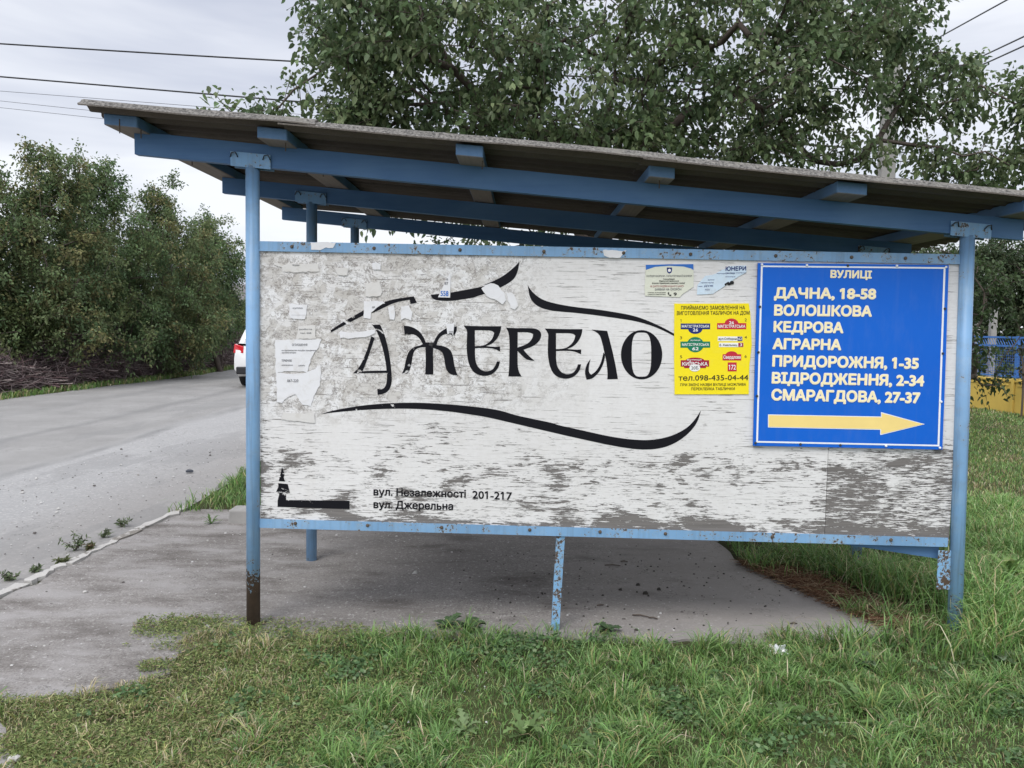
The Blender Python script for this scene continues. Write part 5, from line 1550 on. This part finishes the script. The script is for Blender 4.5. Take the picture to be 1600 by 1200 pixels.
# ------------------------------------------------------------------ the white car
M['car_white'] = simple('white car paint', (.78, .78, .77), .25, .02, 2, 0, .5, .6)
M['car_black'] = simple('black plastic', (.018, .018, .02), .6, .1, 20)
M['car_glass'] = simple('dark car glass', (.015, .018, .02), .06, .05, 2, 0, .7)
M['tyre'] = simple('tyre rubber', (.014, .014, .015), .85, .1, 30)
M['rim'] = simple('alloy rim', (.45, .46, .48), .3, .05, 10, .8)
M['tail'] = simple('red tail lamp', (.55, .012, .02), .15, .05, 10, 0, .6, .5)
cx, cy = -4.94, 16.05
CA = thing('parked_car', (cx, cy + 2.1, 0), 'white car seen from behind, mostly hidden by the left post', 'car')
def prof(name, sections, m, par, smooth=True):
    """loft of rectangular cross-sections (y, half width, z0, z1, top half width)"""
    b = MB(); vs = []; n = 12
    for y, hw, z0, z1, tw in sections:
        pts = [(-hw * .92, z0), (-hw, z0 + .10), (-hw, (z0 + z1) * .5), (-(hw * .35 + tw * .65), z1 - .06), (-tw * .93, z1 - .012), (-tw * .5, z1), (tw * .5, z1), (tw * .93, z1 - .012), (hw * .35 + tw * .65, z1 - .06), (hw, (z0 + z1) * .5), (hw, z0 + .10), (hw * .92, z0)]
        vs += [(cx + a, cy + y, z) for a, z in pts]
    fs = []
    for i in range(len(sections) - 1):
        for k in range(n):
            k2 = (k + 1) % n; fs.append((i * n + k, i * n + k2, (i + 1) * n + k2, (i + 1) * n + k))
    fs += [tuple(range(n)), tuple((len(sections) - 1) * n + k for k in reversed(range(n)))]
    b.add(vs, fs, smooth); o = b.build(name, m, par)
    bm = bmesh.new(); bm.from_mesh(o.data); bmesh.ops.recalc_face_normals(bm, faces=bm.faces[:])
    for e in bm.edges:
        if e.is_manifold and e.calc_face_angle(0) > rad(40): e.smooth = False
    bm.to_mesh(o.data); bm.free(); return o
body = prof('body', [(.02, .80, .45, .92, .76), (.06, .87, .36, 1.03, .82), (.25, .90, .26, 1.08, .83), (1.2, .91, .24, 1.04, .85), (2.6, .91, .24, 1.02, .85), (3.3, .90, .24, 1.0, .80), (4.0, .87, .26, .86, .72), (4.28, .80, .34, .72, .66), (4.34, .72, .40, .62, .6)], M['car_white'], CA)
prof('cabin', [(.14, .80, 1.00, 1.10, .76), (.42, .81, 1.00, 1.50, .66), (.75, .82, 1.00, 1.60, .66), (1.7, .82, 1.00, 1.63, .67), (2.35, .82, 1.00, 1.55, .66), (3.25, .80, .98, 1.02, .74)], M['car_white'], CA)
b = MB(); b.hexa([(cx - .66, cy + .155, 1.12), (cx + .66, cy + .155, 1.12), (cx + .66, cy + .20, 1.12), (cx - .66, cy + .20, 1.12), (cx - .58, cy + .375, 1.46), (cx + .58, cy + .375, 1.46), (cx + .58, cy + .43, 1.46), (cx - .58, cy + .43, 1.46)]); b.build('rear_window', M['car_glass'], CA, .01, 1)
for s in (-1, 1):
    b = MB(); 
    b.hexa([(cx + s * .832, cy + .75, 1.10), (cx + s * .832, cy + 2.75, 1.10), (cx + s * .815, cy + 2.75, 1.10), (cx + s * .815, cy + .75, 1.10), (cx + s * .735, cy + .95, 1.50), (cx + s * .735, cy + 2.2, 1.50), (cx + s * .70, cy + 2.2, 1.50), (cx + s * .70, cy + .95, 1.50)]); b.build('side_window', M['car_glass'], CA)
    b = MB(); b.hexa([(cx + s * .62, cy + .005, .86), (cx + s * .895, cy + .06, .86), (cx + s * .90, cy + .28, .90), (cx + s * .62, cy + .08, .88), (cx + s * .62, cy + .01, 1.02), (cx + s * .865, cy + .07, 1.09), (cx + s * .865, cy + .26, 1.09), (cx + s * .62, cy + .08, 1.03)]); b.build('tail_lamp', M['tail'], CA, .012, 2)
    b = MB(); b.hexa([(cx + s * .60, cy + 4.05, .62), (cx + s * .84, cy + 3.95, .62), (cx + s * .84, cy + 4.1, .62), (cx + s * .60, cy + 4.30, .62), (cx + s * .60, cy + 4.0, .80), (cx + s * .82, cy + 3.8, .84), (cx + s * .82, cy + 3.95, .82), (cx + s * .60, cy + 4.2, .76)]); b.build('headlight', M['sign_white'], CA, .01, 1)
    b = MB(); b.hexa([(cx + s * .90, cy + 2.65, 1.05), (cx + s * 1.05, cy + 2.62, 1.05), (cx + s * 1.05, cy + 2.75, 1.05), (cx + s * .90, cy + 2.75, 1.05), (cx + s * .90, cy + 2.65, 1.17), (cx + s * 1.05, cy + 2.62, 1.17), (cx + s * 1.05, cy + 2.75, 1.17), (cx + s * .90, cy + 2.75, 1.17)]); b.build('wing_mirror', M['car_white'], CA, .02, 2)
    for yy in (.78, 3.42):
        w_ = MB(); X0, X1 = cx + s * .70, cx + s * .905
        w_.tube([(X0, cy + yy, .32), (X0 + s * .02, cy + yy, .32), (X1 - s * .02, cy + yy, .32), (X1, cy + yy, .32)], [.29, .325, .325, .29], 28); W_ = w_.build('wheel', M['tyre'], CA)
        w_ = MB(); w_.tube([(X1 + s * .001, cy + yy, .32), (X1 + s * .012, cy + yy, .32)], [.215, .19], 20); w_.build('rim', M['rim'], W_)
b = MB(); b.box(cx - .80, cx + .80, cy - .03, cy + .12, .33, .52); b.build('bumper', M['car_black'], CA, .03, 2)
b = MB(); b.box(cx - .26, cx + .26, cy - .012, cy + .03, .70, .81); b.build('number_plate', M['sign_white'], CA, .004, 1)
